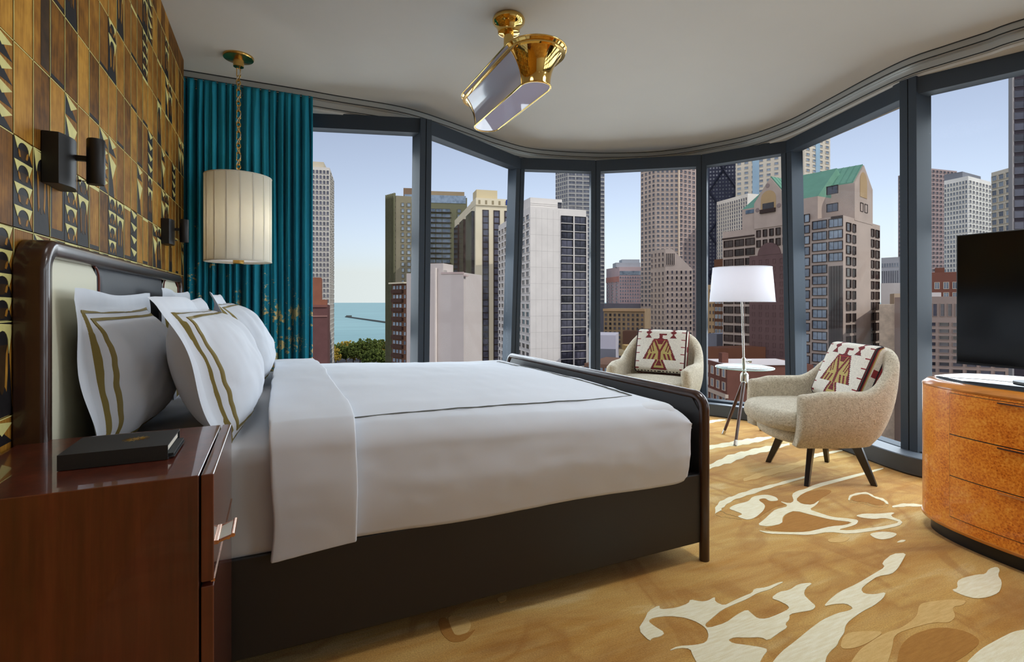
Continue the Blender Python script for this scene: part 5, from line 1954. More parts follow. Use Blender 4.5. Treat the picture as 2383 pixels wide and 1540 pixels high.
# --- 3 olive tower
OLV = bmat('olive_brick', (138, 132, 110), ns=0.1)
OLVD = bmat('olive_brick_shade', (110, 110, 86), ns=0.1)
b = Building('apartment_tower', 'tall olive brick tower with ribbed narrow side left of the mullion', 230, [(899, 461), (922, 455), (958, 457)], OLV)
b.windows(0, even(5, 0.4), b.zt - 3, 2.6, 1.5, -30, G_PALE, dep=0.3, fw=0.12)
b.windows(1, [(0.35, 0.5), (0.72, 0.92)], b.zt - 3, 2.6, 1.5, -30, G_PALE, dep=0.3, fw=0.12)
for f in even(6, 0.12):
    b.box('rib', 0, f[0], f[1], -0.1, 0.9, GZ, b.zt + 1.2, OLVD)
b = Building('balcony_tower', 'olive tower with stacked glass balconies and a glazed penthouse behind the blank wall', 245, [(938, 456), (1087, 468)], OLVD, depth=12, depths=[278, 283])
z0 = b.zt
b.box('glass_storey', 0, 0.02, 0.98, -10, 0.2, z0 - 3.2, z0 + 1.0, G_BLUE)
b.box('penthouse', 0, 0.3, 0.96, -12, -2, z0 + 0.8, z0 + 3.6, bmat('penthouse_tan', (150, 132, 104)))
b.box('roof_plant', 0, 0.0, 0.35, -12, -3, z0 + 0.8, z0 + 5.0, bmat('roof_brown', (126, 104, 84)))
b.windows(0, [(0.40, 0.50), (0.51, 0.60), (0.61, 0.73)], z0 - 6.4, 2.76, 1.75, -4, G_BLUE, dep=0.3, fw=0.1, panes=2)
b.windows(0, [(0.85, 0.90)], z0 - 6.4, 2.76, 1.75, -4, G_PALE, dep=0.3, fw=0.1)
zz = z0 - 8.5
while zz > -6:
    b.box('balcony', 0, 0.38, 0.75, 0, 1.3, zz, zz + 0.28, bmat('balcony_dark', (70, 58, 50)) if 'balcony_dark' not in bpy.data.materials else bpy.data.materials['balcony_dark'])
    zz -= 2.76
# --- 4 small brown balcony house and blank wall
BRN = bmat('brown_brick', (108, 78, 62), ns=0.3)
b = Building('balcony_house', 'brown house with dark banded balconies left of the blank pink wall', 105, [(912, 661), (946, 652)], BRN, depth=9, depths=[112, 108])
zz = b.zt - 1.0
k = 0
while zz > -18:
    b.box('balcony_band', 0, 0.05, 0.8, 0, 0.5, zz - 1.0, zz - 0.3, bmat('band_brown', (74, 54, 46)) if k == 0 else bpy.data.materials['band_brown'])
    zz -= 1.95; k += 1
b.windows(0, [(0.08, 0.26), (0.3, 0.48), (0.52, 0.7), (0.84, 0.97)], b.zt - 0.4, 1.95, 0.75, -18, G_PALE, dep=0.12, fw=0.05, single=True)
b.box('roof_slab', 0, -0.02, 1.02, -8, 0.8, b.zt, b.zt + 0.3, bmat('roof_cream', (206, 196, 170)))
PNK = bmat('pink_render', (200, 190, 184), ns=0.2, amt=0.05)
b = Building('blank_house', 'blank pale pink end wall with a white vent pipe before the towers', 92, [(946, 636), (1079, 648)], PNK, depth=10, depths=[95, 92])
b.box('stair_tower', 0, 0.22, 0.64, -5, -0.2, b.zt, b.zt + 1.75, PNK)
b.box('roof_unit', 0, 0.44, 0.64, -2, -0.3, b.zt, b.zt + 0.55, bmat('white_unit', (236, 234, 232)))
A, t, n, L = b.frame(0)
pp = A + t * (L * 0.53) + n * 0.25
m = MB(); m.tube([(pp.x, pp.y, -14), (pp.x, pp.y, b.zt + 0.9)], 0.22, 12)
m.build('vent_pipe', bmat('white_pipe', (226, 214, 204)), b.root, smooth=60)
b.box('coping', 0, 0.62, 1.0, -0.2, 0.15, b.zt - 0.25, b.zt + 0.1, bmat('coping', (190, 170, 164)))
b.box('gutter_ledge', 0, 1.0, 1.05, -1.0, 0.2, b.zt - 0.7, b.zt - 0.4, bpy.data.materials['coping'])
# --- 6 cream striped tower
CRM = bmat('cream_concrete', (222, 212, 184), ns=0.1, amt=0.05)
b = Building('striped_tower', 'cream tower with dark vertical window strips and corner bay glazing', 250, [(1058, 513), (1107, 461), (1215, 467)], CRM)
zt = b.zt
for f in ((0.10, 0.32), (0.40, 0.60), (0.72, 0.96)):
    b.box('bay_glazing', 0, f[0], f[1], -0.2, 1.2, GZ, zt - 4.5, G_BRONZE)
for k in range(4):
    f0 = 0.16 + k * 0.235
    b.windows(1, [(f0, f0 + 0.10)], zt - 4.6, 2.45, 1.95, -26, G_DARK, bmat('strip_dark%d' % k, (70, 62, 60)), dep=0.12, fw=0.35, name='window')
b.box('attic', 1, 0.0, 1.0, -10, 0.5, zt - 2.6, zt + 0.1, CRM)
b.box('penthouse', 1, 0.05, 0.5, -10, -3, zt, zt + 4.0, bmat('penthouse_cream', (206, 192, 156)))
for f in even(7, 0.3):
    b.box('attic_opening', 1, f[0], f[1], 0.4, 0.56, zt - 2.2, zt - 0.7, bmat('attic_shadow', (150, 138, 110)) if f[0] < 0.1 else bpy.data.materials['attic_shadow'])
# --- 7 white panel building
WHT = bmat('white_panels', (222, 218, 212), ns=0.25, amt=0.05)
b = Building('white_panel_block', 'white panel-clad block with a column of dark window pairs on its right', 188, [(1160, 525), (1234, 480), (1364, 489)], WHT)
zt = b.zt
rows = zt - 2.2
pitch = 2.38
b.windows(0, even(9, 0.7), rows, pitch, 1.35, -24, G_DARK, dep=0.25, fw=0.14, panes=2)
b.windows(1, [(0.545, 0.745), (0.785, 0.99)], rows, pitch, 2.0, -24, G_DARK, bmat('black_frame', (28, 26, 28)), single=True, dep=0.25, fw=0.10, panes=2)
zz = rows
kk = 0
while zz > -24:
    b.box('spandrel', 1, 0.54, 0.995, 0.0, 0.34, zz - 2.22, zz - 2.05, WHT)
    zz -= pitch
for f in (0.10, 0.2, 0.3, 0.4, 0.5):
    b.box('panel_joint', 1, f - 0.0012, f + 0.0012, -0.05, 0.012, GZ, zt - 0.5, bmat('joint_grey', (176, 172, 168)) if f == 0.1 else bpy.data.materials['joint_grey'])
zz = rows - 1.2
while zz > -24:
    b.box('panel_joint', 1, 0.0, 0.54, -0.05, 0.012, zz, zz + 0.05, bpy.data.materials['joint_grey'])
    zz -= pitch * 2
b.box('column', 1, 0.755, 0.775, 0, 0.45, GZ, rows + 0.2, WHT)
b.box('column', 1, 0.992, 1.01, -0.3, 0.55, GZ, rows + 0.2, WHT)
b.box('penthouse', 1, 0.05, 0.62, -14, -2.2, zt, zt + 3.1, WHT)
b.box('penthouse_window', 1, 0.54, 0.61, -2.3, -2.1, zt + 0.2, zt + 2.2, G_DARK)
b.box('blue_tarpaulin', 1, -0.14, 0.05, -14, -9, zt + 2.6, zt + 4.2, bmat('blue_plastic', (38, 72, 168)))
A, t, n, L = b.frame(1)
for zq in (0.5, 1.0):
    p0, p1 = A + t * 0.2 - n * 0.4, A + t * (L * 0.98) - n * 0.4
    m = MB(); m.tube([(p0.x, p0.y, zt + zq), (p1.x, p1.y, zt + zq)], 0.06, 6)
    m.build('roof_railing', bmat('rail_grey', (150, 146, 140)) if zq == 0.5 else bpy.data.materials['rail_grey'], b.root)
# --- 8 grey glass tower
GRY = bmat('grey_tower_frame', (186, 186, 184), ns=0.1)
b = Building('glass_tower', 'slender grey tower of banded glass rising behind the white panel block', 340, [(1293, 262), (1322, 250), (1407, 255)], GRY)
b.windows(0, even(6, 0.72), b.zt - 1, 2.72, 1.9, -22, G_GREY, dep=0.3, fw=0.1)
b.windows(1, even(5, 0.86), b.zt - 1, 2.72, 1.7, -22, G_GREY, dep=0.35, fw=0.1, panes=2)
# --- 9 low pale wall
b = Building('pale_shed', 'low windowless pale grey block beside the left armchair', 140, [(1372, 779), (1433, 780)], bmat('pale_render', (190, 188, 198), amt=0.04), depth=14)
b.box('plinth_band', 0, 0, 1, -0.1, 0.3, -18, -11.5, bmat('shed_grey', (120, 122, 130)))
# --- 10 tan old hotel
TAN = bmat('tan_brick', (158, 138, 112), ns=0.15)
b = Building('tan_hotel', 'tan brick old hotel with rows of small windows behind the left armchair', 250, [(1405, 718), (1500, 716)], TAN, depth=20, depths=[252, 244])
b.windows(0, even(9, 0.46), b.zt - 2.4, 2.15, 1.25, -31, G_DARK, dep=0.25, fw=0.1, single=True)
b.box('cornice', 0, -0.01, 1.01, -1, 0.8, b.zt - 1.2, b.zt, bmat('tan_cornice', (188, 158, 124)))
b.box('low_wing', 0, 0.56, 1.1, 0, 8, GZ, -12.5, bmat('brown_wing', (110, 82, 70)))
# --- 11 pink-white building
b = Building('postmodern_block', 'pink and white block with a stepped grey penthouse far behind', 330, [(1411, 626), (1441, 624), (1493, 624)], bmat('pinkish_stone', (196, 176, 178)), depths=[352, 330, 330])
b.windows(1, even(9, 0.55), b.zt - 6.2, 2.15, 1.2, -3, G_PALE, dep=0.3, fw=0.12)
b.windows(0, even(3, 0.4), b.zt - 9, 2.15, 1.2, -3, G_PALE, dep=0.3, fw=0.12)
b.box('attic_glazing', 1, 0.02, 1, -0.2, 0.25, b.zt - 5.2, b.zt - 2.6, G_PALE)
b.box('pink_band', 0, 0, 0.98, -0.2, 0.25, b.zt - 9.5, b.zt - 6, bmat('pink_band', (196, 140, 128)))
b.box('penthouse', 1, -0.1, 1.0, -14, -3, b.zt, b.zt + 3.0, bmat('penthouse_grey', (176, 182, 190)))
b.box('penthouse_upper', 1, 0.2, 1.0, -14, -5, b.zt + 3, b.zt + 5.2, bpy.data.materials['penthouse_grey'])
b = Building('mansard_house', 'low house with dark mansard roof at the foot of the pink and white block', 260, [(1406, 706), (1495, 704)], bmat('mansard_grey', (108, 106, 114)), depth=14, depths=[290, 290])
# --- 12 tall pink granite tower with sloped wing
PGR = bmat('pink_granite', (184, 170, 160), ns=0.08)
b = Building('granite_tower', 'tall pinkish granite tower with a bright vertical edge rising out of the picture', 285, [(1491, 330), (1526, 318), (1579, 318)], PGR, depths=[290, 280, 280])
b.windows(0, even(4, 0.55), b.zt - 1, 2.5, 1.35, -16, G_GREY, dep=0.3, fw=0.1)
b.windows(1, even(5, 0.55), b.zt - 1, 2.5, 1.35, -16, G_GREY, dep=0.3, fw=0.1)
b.box('corner_pier', 1, 0.985, 1.03, -1, 1.0, GZ, b.zt, bmat('light_granite', (224, 208, 186)))
b = Building('granite_tower_wing', 'right part of the pink granite tower seen through the middle window', 286, [(1580, 338), (1628, 335)], bmat('pink_granite_side', (172, 156, 150)), depth=16, depths=[284, 292])
b.windows(0, even(5, 0.5), b.zt - 1, 2.5, 1.3, -16, G_GREY, dep=0.3, fw=0.1)
b = Building('granite_annex', 'lower pink granite wing with square windows and sloping roof edge before the tower', 230, [(1514, 630), (1548, 628), (1612, 630)], PGR, depths=[236, 226, 226])
b.windows(0, even(4, 0.4), b.zt - 1, 2.45, 1.3, -24, G_DARK, dep=0.3, fw=0.1)
b.windows(1, even(6, 0.4), b.zt - 0.6, 2.45, 1.3, -24, G_DARK, dep=0.3, fw=0.1, single=True)
A, t, n, L = b.frame(1)
A0, B0 = A, A + t * L
zt = b.zt
D3 = b.poly[3]
E3 = B0 + (D3 - A0) * 0 + (b.pts[0] - b.pts[1])
hgt = 9.0
vs = [(b.pts[0].x, b.pts[0].y, zt), (A0.x, A0.y, zt), (B0.x, B0.y, zt), (E3.x, E3.y, zt),
      (b.pts[0].x, b.pts[0].y, zt + hgt), (A0.x, A0.y, zt + hgt), ((A0 + t * L * 0.25).x, (A0 + t * L * 0.25).y, zt + hgt), ((b.pts[0] + t * L * 0.25).x, (b.pts[0] + t * L * 0.25).y, zt + hgt)]
m = MB(); m.add(vs, [(0, 1, 5, 4), (1, 2, 6, 5), (2, 3, 7, 6), (3, 0, 4, 7), (4, 5, 6, 7)])
m.build('sloped_top', PGR, b.root)
b.windows(0, even(4, 0.4), zt + hgt - 1.5, 2.45, 1.3, zt, G_DARK, dep=0.3, fw=0.1)
b.windows(1, even(5, 0.5, 0.02, 0.35), zt + hgt - 2, 6.5, 5.0, zt, G_DARK, dep=0.3, fw=0.1)
# --- 13 black cross-braced tower
BLK = bmat('black_steel', (58, 60, 76), ns=0.1)
b = Building('braced_tower', 'dark blue-black tower with diagonal cross braces behind the floor lamp', 430, [(1650, 250), (1716, 240)], BLK, depth=30, depths=[430, 424])
b.windows(0, even(9, 0.6), b.zt - 2, 3.0, 1.7, -18, G_GREY, dep=0.3, fw=0.1)
A, t, n, L = b.frame(0)
zz = b.zt
up = True
while zz > -20:
    hh = L * 1.6
    for (f0, f1) in ((0, 1), (1, 0)):
        p0, p1 = A + t * (L * f0) + n * 0.9, A + t * (L * f1) + n * 0.9
        m = MB(); m.tube([(p0.x, p0.y, zz), (p1.x, p1.y, zz - hh)], 0.8, 4)
        m.build('cross_brace', bmat('brace_dark', (40, 42, 56)) if 'brace_dark' not in bpy.data.materials else bpy.data.materials['brace_dark'], b.root)
    zz -= hh
# --- 14 cream tower with blue glass strips
b = Building('cream_glass_tower', 'tall cream stone tower with pale blue glass strips behind the green roofs', 330, [(1712, 285), (1872, 262), (1932, 280)], bmat('cream_stone', (204, 196, 180)), depths=[345, 320, 330])
b.windows(0, even(9, 0.5), b.zt - 1, 3.3, 1.5, 14, G_PALE, dep=0.3, fw=0.15)
for f in (0.26, 0.72):
    b.box('glass_strip', 0, f, f + 0.10, -0.2, 0.35, 5, b.zt, bmat('blue_strip', (150, 178, 196), rough=0.2) if f < 0.3 else bpy.data.materials['blue_strip'])
b.windows(1, even(4, 0.5), b.zt - 1, 3.3, 1.5, 14, G_PALE, dep=0.3, fw=0.15)
b.box('glass_strip', 1, 0.42, 0.58, -0.2, 0.35, 5, b.zt, bpy.data.materials['blue_strip'])
# --- 15 white grid block
b = Building('white_grid_block', 'white gridded office block left of the green gabled roof', 300, [(1668, 470), (1740, 450)], bmat('white_grid', (226, 222, 212)), depth=20)
b.windows(0, even(14, 0.62), b.zt - 2, 2.0, 1.55, 8, G_GREY, dep=0.25, fw=0.1)
# brick house and stone tower at the foot of the lamp
b = Building('narrow_brick_house', 'narrow brown brick house with white-framed windows behind the floor lamp pole', 170, [(1662, 604), (1686, 604)], bmat('narrow_brick', (106, 74, 56)), depth=10, depths=[205, 200])
b.windows(0, [(0.12, 0.34), (0.45, 0.66), (0.78, 0.95)], b.zt - 16, 2.9, 1.45, -40, G_PALE, bmat('white_frame', (212, 206, 196)), single=True, dep=0.2, fw=0.08)
b = Building('stone_tower', 'slim tan stone tower glimpsed between mullion and brick house', 230, [(1642, 663), (1664, 661)], bmat('tan_stone', (188, 164, 128)), depth=14, depths=[232, 228])
b.windows(0, even(3, 0.4), b.zt - 2, 3.2, 1.4, -30, G_DARK, single=True, dep=0.2, fw=0.1)
# --- low roofs and terraces near the bottom of the glass
b = Building('cream_low_house', 'low cream house with flat roof beside the left armchair', 150, [(1402, 820), (1465, 818)], bmat('cream_render', (206, 186, 140)), depth=12, depths=[165, 165])
b.windows(0, [(0.04, 0.12), (0.3, 0.36), (0.6, 0.68)], b.zt - 1.0, 2.6, 0.9, -24, G_DARK, single=True, dep=0.15, fw=0.08)
b.box('roof_units', 0, 0.1, 0.25, -8, -5, b.zt, b.zt + 1.2, bmat('roof_unit_grey', (150, 150, 150)))
b = Building('ochre_low_house', 'low ochre-walled house right behind the left armchair cushion', 156, [(1461, 806), (1500, 806)], bmat('ochre_render', (196, 166, 112)), depth=10, depths=[192, 192])
b = Building('dark_shops', 'row of low brown shops at the foot of the left armchair', 120, [(1360, 845), (1440, 842)], bmat('shop_brown', (124, 96, 80)), depth=16, depths=[122, 118])
b.windows(0, even(7, 0.6), b.zt - 0.8, 2.8, 1.4, -24, G_PALE, single=True, dep=0.15, fw=0.1)
b.box('awning', 0, 0.1, 0.6, 0, 1.6, b.zt - 4.2, b.zt - 3.6, bmat('awning_white', (216, 206, 196)))
b = Building('brick_terrace', 'red brick terrace with white flat roof below the glass shelf', 120, [(1640, 836), (1692, 842)], bmat('terrace_brick', (118, 78, 66), ns=0.5), depth=20, depths=[128, 116])
b.box('white_roof', 0, 0, 1.02, -18, -0.4, b.zt, b.zt + 0.12, bmat('white_roof', (232, 226, 224)))
b.windows(0, even(4, 0.42), b.zt - 1.1, 3.0, 1.7, -30, G_PALE, bmat('terrace_trim', (206, 190, 170)), single=True, dep=0.2, fw=0.12)
b.box('chimney', 0, 0.55, 0.7, -2.0, -0.5, b.zt, b.zt + 2.4, bpy.data.materials['terrace_brick'])
b.box('stone_cornice', 0, -0.02, 1.02, -0.2, 0.5, b.zt - 7.4, b.zt - 6.6, bpy.data.materials['terrace_trim'])
b.box('stone_cornice', 0, -0.02, 1.02, -0.2, 0.4, b.zt - 11.6, b.zt - 11.0, bpy.data.materials['terrace_trim'])
b = Building('red_roof_house', 'small house with orange-red walls just above the brick terrace', 150, [(1640, 806), (1672, 812)], bmat('rust_render', (132, 88, 66)), depth=16, depths=[152, 146])
b = Building('grey_roof_house', 'grey low roof block between stone tower and rust-coloured house', 185, [(1640, 776), (1668, 778)], bmat('grey_roof', (128, 132, 144)), depth=16, depths=[186, 182])

# --- 16 gabled building with green roofs
GRN = bmat('green_copper_roof', (112, 158, 136), ns=0.3, amt=0.08)
GRNS = bmat('green_roof_seam', (96, 140, 122))
STN = bmat('rose_stone', (178, 162, 150), ns=0.2)
STD = bmat('brown_granite', (106, 84, 82), ns=0.2)
b = Building('gabled_tower', 'rose stone tower with green gabled roofs and a dark granite arch panel', 160, [(1682, 540), (1962, 505), (2048, 520)], STN, depths=[164, 132, 150])
b.zt = zat(505, 132)
rtb = b.root
zt = b.zt
A, t, n, L = b.frame(0)
A1, t1, n1, L1 = b.frame(1)
def fr(u):
    """fraction along wall 0 where photo column u meets it"""
    lo, hi = -0.3, 1.3
    for _ in range(40):
        mid = (lo + hi) / 2
        p = A + t * (L * mid)
        X = p.x * CT - p.y * ST
        d_ = p.x * ST + p.y * CT
        if CXP + FPX * X / d_ < u: lo = mid
        else: hi = mid
    return lo
def fr1(u):
    lo, hi = -0.3, 1.3
    for _ in range(40):
        mid = (lo + hi) / 2
        p = A1 + t1 * (L1 * mid)
        X = p.x * CT - p.y * ST
        d_ = p.x * ST + p.y * CT
        if CXP + FPX * X / d_ < u: lo = mid
        else: hi = mid
    return lo
P3 = 2.95
DKF = bmat('dark_frame', (66, 54, 50))
b.windows(0, [(fr(1686), fr(1706)), (fr(1711), fr(1731)), (fr(1736), fr(1756))], zt - 2.6, P3, 1.9, -30, G_BRONZE, DKF, single=True, dep=0.3, fw=0.12, panes=2)
b.windows(0, [(fr(1762), fr(1770)), (fr(1777), fr(1785)), (fr(1792), fr(1800)), (fr(1807), fr(1816)), (fr(1823), fr(1831))], zt - 0.6, P3, 1.9, zt - 7.5, G_BRONZE, DKF, single=True, dep=0.3, fw=0.12)
b.windows(0, [(fr(1892), fr(1924)), (fr(1930), fr(1961))], zt - 0.2, 2.95, 2.0, -26, G_PALE, DKF, single=True, dep=0.3, fw=0.12, panes=3, skip=lambda c, r: c == 1 and r > 3)
b.windows(0, [(fr(1873), fr(1884))], zt + 2.0, 2.95, 2.0, -26, G_PALE, DKF, single=True, dep=0.3, fw=0.12)
b.box('glass_curtain', 0, fr(1930), 1.0, 0, 0.35, -30, zt - 12.4, G_BRONZE)
for k in range(1, 5):
    f = lerp(fr(1930), 1.0, k / 5)
    b.box('glazing_bar', 0, f - 0.0015, f + 0.0015, 0.3, 0.42, -30, zt - 12.4, DKF)
zz = zt - 13.6
while zz > -26:
    b.box('glazing_bar', 0, fr(1930), 1.0, 0.3, 0.42, zz, zz + 0.12, DKF)
    zz -= 1.45
# dark granite panel with arched head
f0, f1 = fr(1746), fr(1868)
b.box('granite_panel', 0, f0, f1, 0, 0.45, GZ, zt - 8.0, STD)
ac, ar = (fr(1765) + fr(1818)) / 2, (fr(1818) - fr(1765)) / 2
arc_pts = []
for k in range(21):
    a = math.pi * k / 20
    arc_pts.append((ac + ar * math.cos(a), zt - 8.1 + ar * L * math.sin(a)))
m = MB()
o0 = [A + t * (L * f) + n * 0.0 for f, z in arc_pts]
m.loft([[Vector((p.x, p.y, z)) for p, (f, z) in zip(o0, arc_pts)], [Vector((p.x + n.x * 0.45, p.y + n.y * 0.45, z)) for p, (f, z) in zip(o0, arc_pts)]])
m.build('granite_arch', STD, rtb)
b.windows(0, even(7, 0.34, f0 + 0.01, f1 - 0.01), zt - 9.4, 2.2, 1.15, -32, G_SMALL, STD, single=True, dep=0.55, fw=0.06)
# gable over the left bay
def gable(fa, fb, zlow, zeave, zpeak, o, back, mat, roofmat, wall=(A, t, n, L), over=0.4):
    WA, Wt, Wn, WL = wall
    p0 = WA + Wt * (WL * fa) + Wn * o
    p1 = WA + Wt * (WL * fb) + Wn * o
    pm = (p0 + p1) / 2
    k0, k1, km = p0 - Wn * back, p1 - Wn * back, pm - Wn * back
    m = MB()
    F = [Vector((p0.x, p0.y, zlow)), Vector((p1.x, p1.y, zlow)), Vector((p1.x, p1.y, zeave)), Vector((pm.x, pm.y, zpeak)), Vector((p0.x, p0.y, zeave))]
    K = [Vector((k0.x, k0.y, zlow)), Vector((k1.x, k1.y, zlow)), Vector((k1.x, k1.y, zeave)), Vector((km.x, km.y, zpeak)), Vector((k0.x, k0.y, zeave))]
    m.loft([F, K])
    m.build('gable_wall', mat, rtb)
    up = Vector((0, 0, 0.35))
    for q0, r0, q1, r1 in ((F[4], F[3], K[4], K[3]), (F[3], F[2], K[3], K[2])):
        wn3 = Vector((Wn.x, Wn.y, 0))
        q = [q0 - wn3 * over, r0 - wn3 * over, r1, q1]
        m = MB()
        m.loft([[p + Vector((0, 0, 0.02)) for p in q], [p + up for p in q]])
        rf = m.build('roof', roofmat, rtb)
        nseam = max(3, int((q0 - q1).length / 1.5))
        ms = MB()
        for k in range(nseam + 1):
            a_ = q[0].lerp(q[3], k / nseam) + up * 1.1
            c_ = q[1].lerp(q[2], k / nseam) + up * 1.1
            ms.tube([a_, c_], 0.08, 4)
        so = ms.build('seams', GRNS, rf)
        so['kind'] = 'stuff'
    return F
dA = lambda v, u: zat(v, (lambda f: (A + t * (L * f)).x * ST + (A + t * (L * f)).y * CT)(fr(u)))
zl_e, zl_p = dA(468, 1790), dA(414, 1790)
gable(fr(1756), fr(1834), zt, zl_e, zl_p, 0.25, 16, STN, GRN)
# arched recess with balcony in the gable
ac, ar = (fr(1772) + fr(1807)) / 2, (fr(1807) - fr(1772)) / 2
zr = dA(462, 1790)
arp = [(ac + ar * math.cos(math.pi * k / 20), zr + ar * L * math.sin(math.pi * k / 20)) for k in range(21)] + [(ac - ar, dA(492, 1790)), (ac + ar, dA(492, 1790))]
m = MB()
m.loft([[Vector(((A + t * (L * f) + n * 0.2).x, (A + t * (L * f) + n * 0.2).y, z)) for f, z in arp], [Vector(((A + t * (L * f) + n * 0.32).x, (A + t * (L * f) + n * 0.32).y, z)) for f, z in arp]])
m.build('arched_recess', bmat('warm_recess', (176, 150, 112)), rtb)
b.box('recess_window', 0, ac - ar * 0.75, ac + ar * 0.75, 0.3, 0.4, dA(490, 1790), dA(472, 1790), G_BRONZE)
b.box('balcony_rail', 0, ac - ar, ac + ar, 0.35, 0.9, dA(495, 1790), dA(486, 1790), DKF)
for u_, v_ in ((1788, 432), (1764, 489), (1814, 478)):
    fcx = fr(u_)
    pc = A + t * (L * fcx)
    zc = dA(v_, u_)
    m = MB()
    pts = [(pc + t * (0.62 * math.cos(k / 20 * 6.2832)), zc + 0.62 * math.sin(k / 20 * 6.2832)) for k in range(20)]
    m.loft([[Vector((p.x + n.x * 0.2, p.y + n.y * 0.2, z)) for p, z in pts], [Vector((p.x + n.x * 0.36, p.y + n.y * 0.36, z)) for p, z in pts]])
    m.build('roundel', bmat('grey_roundel', (140, 126, 122)) if 'grey_roundel' not in bpy.data.materials else bpy.data.materials['grey_roundel'], rtb)
# long green roof behind the left gable
zlE, zlP = dA(487, 1725), dA(425, 1760)
pA = A + t * (L * fr(1724)) - n * 0.6
pB = A + t * (L * fr(1900)) - n * 0.6
m = MB()
q = [Vector((pA.x, pA.y, zlE)), Vector((pB.x, pB.y, zlE)), Vector((pB.x - n.x * 9, pB.y - n.y * 9, zlP + 1.5)), Vector((pA.x - n.x * 9 + t.x * 4, pA.y - n.y * 9 + t.y * 4, zlP + 1.5))]
q2 = [Vector((p.x - n.x * 18 * (1 if i < 2 else 0), p.y - n.y * 18 * (1 if i < 2 else 0), p.z)) for i, p in enumerate(q)]
m.add(q + q2[:2], [(0, 1, 2, 3), (4, 5, 2, 3), (0, 3, 4), (1, 2, 5)])
m.build('roof', GRN, rtb)
b.box('attic_wall', 0, fr(1724), fr(1900), -14, -0.6, zt, zlE, STN)
b.box('attic_window', 0, fr(1733), fr(1755), -0.62, -0.4, zlE - 1.6, zlE - 0.5, G_BLUE)
# right gable facing the picture's right, with its long roof
d1 = lambda v, u: zat(v, (lambda f: (A1 + t1 * (L1 * f)).x * ST + (A1 + t1 * (L1 * f)).y * CT)(fr1(u)))
fa, fb = fr1(1988), fr1(2030)
ze, zp_ = d1(432, 2005), d1(384, 2008)
F = gable(fa, fb, zt, ze, zp_, 0.1, 25, STN, GRN, wall=(A1, t1, n1, L1))
ac, ar = (fr1(2000) + fr1(2016)) / 2, (fr1(2016) - fr1(2000)) / 2
zr = d1(424, 2008)
arp = [(ac + ar * math.cos(math.pi * k / 16), zr + ar * L1 * math.sin(math.pi * k / 16)) for k in range(17)] + [(ac - ar, d1(460, 2008)), (ac + ar, d1(460, 2008))]
m = MB()
m.loft([[Vector(((A1 + t1 * (L1 * f) + n1 * 0.05).x, (A1 + t1 * (L1 * f) + n1 * 0.05).y, z)) for f, z in arp], [Vector(((A1 + t1 * (L1 * f) + n1 * 0.2).x, (A1 + t1 * (L1 * f) + n1 * 0.2).y, z)) for f, z in arp]])
m.build('arched_recess', bpy.data.materials['warm_recess'], rtb)
b.windows(1, [(fr1(2001), fr1(2007)), (fr1(2011), fr1(2017))], d1(474, 2008), 2.9, 2.2, d1(500, 2008), G_BRONZE, DKF, single=True, dep=0.25, fw=0.1)
b.windows(1, [(fr1(1969), fr1(1979)), (fr1(1984), fr1(1990)), (fr1(2027), fr1(2033)), (fr1(2037), fr1(2045))], zt - 1.2, 2.95, 2.0, -26, G_BRONZE, DKF, single=True, dep=0.25, fw=0.1)
b.windows(0, [(fr(1925), fr(1950))], d1(432, 1990) - 0.8, 4.6, 2.0, zt + 0.5, G_GREY, DKF, single=True, dep=0.25, fw=0.1, panes=2)
b.box('terrace_rail', 0, fr(1935), 1.0, 0.0, 0.3, zt, zt + 0.5, DKF)
b.box('cornice', 0, fr(1682), fr(1756), -0.4, 0.4, zt - 2.0, zt - 1.6, DKF)

# --- 17 towers on the right
b = Building('grey_brown_tower', 'tall grey-brown tower split by the right mullion', 310, [(2090, 409), (2150, 396), (2227, 392)], bmat('mauve_concrete', (160, 144, 142)), depths=[330, 310, 318])
b.windows(0, even(6, 0.5), b.zt - 1, 2.6, 1.3, -4, G_GREY, dep=0.3, fw=0.1)
b.windows(1, even(9, 0.55), b.zt - 1, 2.6, 1.3, -4, G_GREY, dep=0.3, fw=0.1)
b = Building('white_grid_tower', 'white gridded tower rising behind the television', 240, [(2197, 421), (2253, 413), (2306, 420)], bmat('white_concrete', (222, 222, 216)), depths=[248, 238, 250])
b.windows(0, even(8, 0.62), b.zt - 2, 2.25, 1.35, -4, G_PALE, dep=0.3, fw=0.1)
b.windows(1, even(7, 0.62), b.zt - 2, 2.25, 1.35, -4, G_GREY, dep=0.3, fw=0.1)
b.box('penthouse', 1, 0.1, 0.9, -10, -3, b.zt, b.zt + 3, bmat('penthouse_slate', (120, 124, 132)))
b = Building('cream_bay_tower', 'cream tower with pale window bays beside the dark tower', 180, [(2307, 402), (2356, 392)], bmat('cream_bays', (206, 200, 184)), depth=16, depths=[184, 176])
b.windows(0, [(0.05, 0.3), (0.38, 0.63), (0.72, 0.96)], b.zt - 1.5, 2.6, 1.7, 16, G_PALE, dep=0.35, fw=0.1, single=True)
b = Building('dark_near_tower', 'dark purple-grey tower with large windows at right edge of the view', 85, [(2349, 60), (2358, 62), (2470, 48)], bmat('dark_spandrel', (66, 60, 66)), depths=[86, 84, 82])
b.box('stone_edge', 0, 0.0, 1.0, -0.1, 0.12, GZ, b.zt, bmat('grey_stone_edge', (176, 172, 168)))
b.windows(1, even(4, 0.82), b.zt - 1.0, 1.78, 1.1, 10, G_DARK, bmat('mullion_grey', (104, 100, 104)), single=True, dep=0.12, fw=0.06, panes=1)
b = Building('red_brick_house', 'red brick building with arched dormers left of the television', 160, [(2168, 634), (2232, 630)], bmat('dormer_brick', (128, 86, 74)), depth=14, depths=[162, 158])
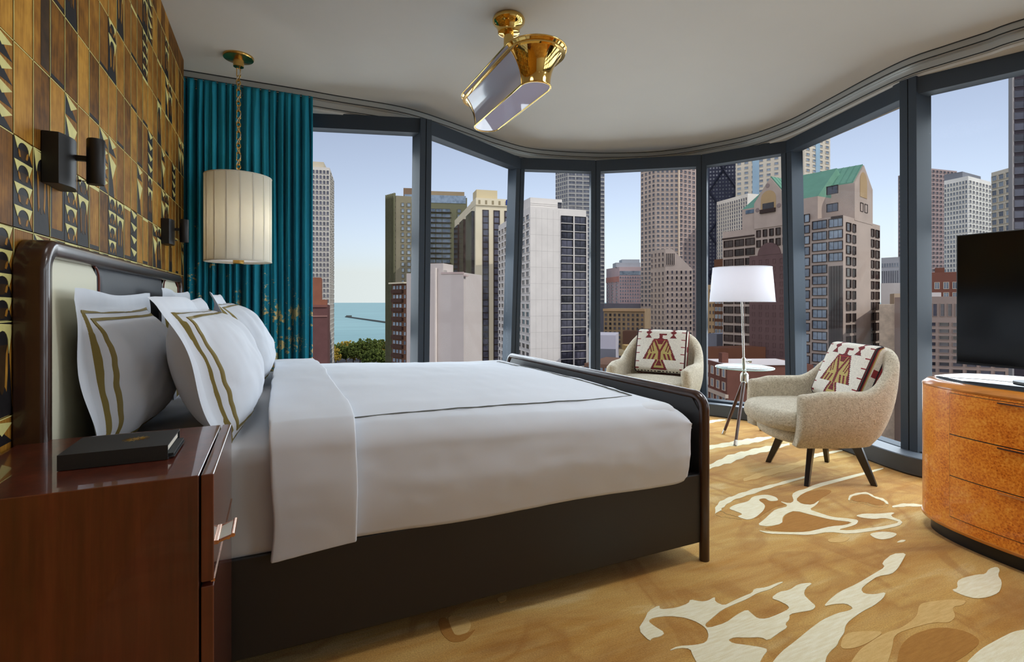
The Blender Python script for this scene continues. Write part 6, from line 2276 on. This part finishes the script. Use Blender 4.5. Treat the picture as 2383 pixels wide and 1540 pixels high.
b.windows(0, [(0.12, 0.28), (0.45, 0.62), (0.78, 0.92)], b.zt - 3.2, 3.2, 1.9, -2, G_PALE, bmat('dormer_trim', (206, 196, 180)), single=True, dep=0.2, fw=0.14, panes=2)
b.box('roof_tank', 0, 0.15, 0.5, -8, -4, b.zt, b.zt + 1.6, bmat('tank_brown', (120, 80, 66)))
b = Building('parking_block', 'pink-tan block with rows of dark slot openings behind the sideboard', 110, [(2150, 690), (2520, 676)], bmat('parking_tan', (176, 156, 144)), depth=22, depths=[112, 102])
zt = b.zt
b.windows(0, even(20, 0.5, 0, 1), zt - 1.6, 20, 2.6, zt - 6, G_DARK, single=True, dep=0.2, fw=0.08)
b.windows(0, even(11, 0.72, 0, 1), zt - 5.6, 1.42, 0.72, -20, G_DARK, single=True, dep=0.2, fw=0.06)
b.box('white_roof_sign', 0, 0.05, 0.13, -3, -1, zt, zt + 0.9, bmat('white_unit2', (232, 226, 220)))
b = Building('columned_block', 'grey stone block with dark columns far off right of the gabled tower', 270, [(2051, 600), (2092, 598)], bmat('grey_stone', (168, 170, 174)), depth=14, depths=[272, 266])
b.windows(0, even(7, 0.45), b.zt - 3, 6, 2.0, b.zt - 6, G_PALE, dep=0.2, fw=0.1)
b.windows(0, even(8, 0.45), b.zt - 7, 9, 8.0, b.zt - 17, G_GREY, dep=0.3, fw=0.1)
b = Building('white_low_block', 'plain white low block under the grey columned block', 170, [(2050, 659), (2110, 666)], bmat('white_render', (222, 218, 212)), depth=10, depths=[185, 180])
b = Building('tan_low_block', 'plain tan low block with one gridded window beside the right mullion', 120, [(2081, 683), (2165, 684)], bmat('tan_render', (206, 186, 160)), depth=8, depths=[150, 146])
b.windows(0, [(0.08, 0.32)], b.zt - 1.4, 30, 2.2, b.zt - 5, G_DARK, single=True, dep=0.15, fw=0.06, panes=4)
b = Building('stained_low_block', 'cream low block with stained wall behind the right armchair', 135, [(2046, 708), (2084, 708)], bmat('stained_render', (214, 198, 176), ns=0.6, amt=0.2), depth=14, depths=[136, 134])
# unseen block added right of and behind the view, keeping direct sun out
m = MB(); m.prism([(9, -34), (26, -34), (26, -1.5), (9, -1.5)], GZ, 46)
tag(m.build('sun_block', bmat('sun_block_concrete', (150, 148, 146))), 'added concrete sun block outside, to the right of and behind the photographer', 'building')
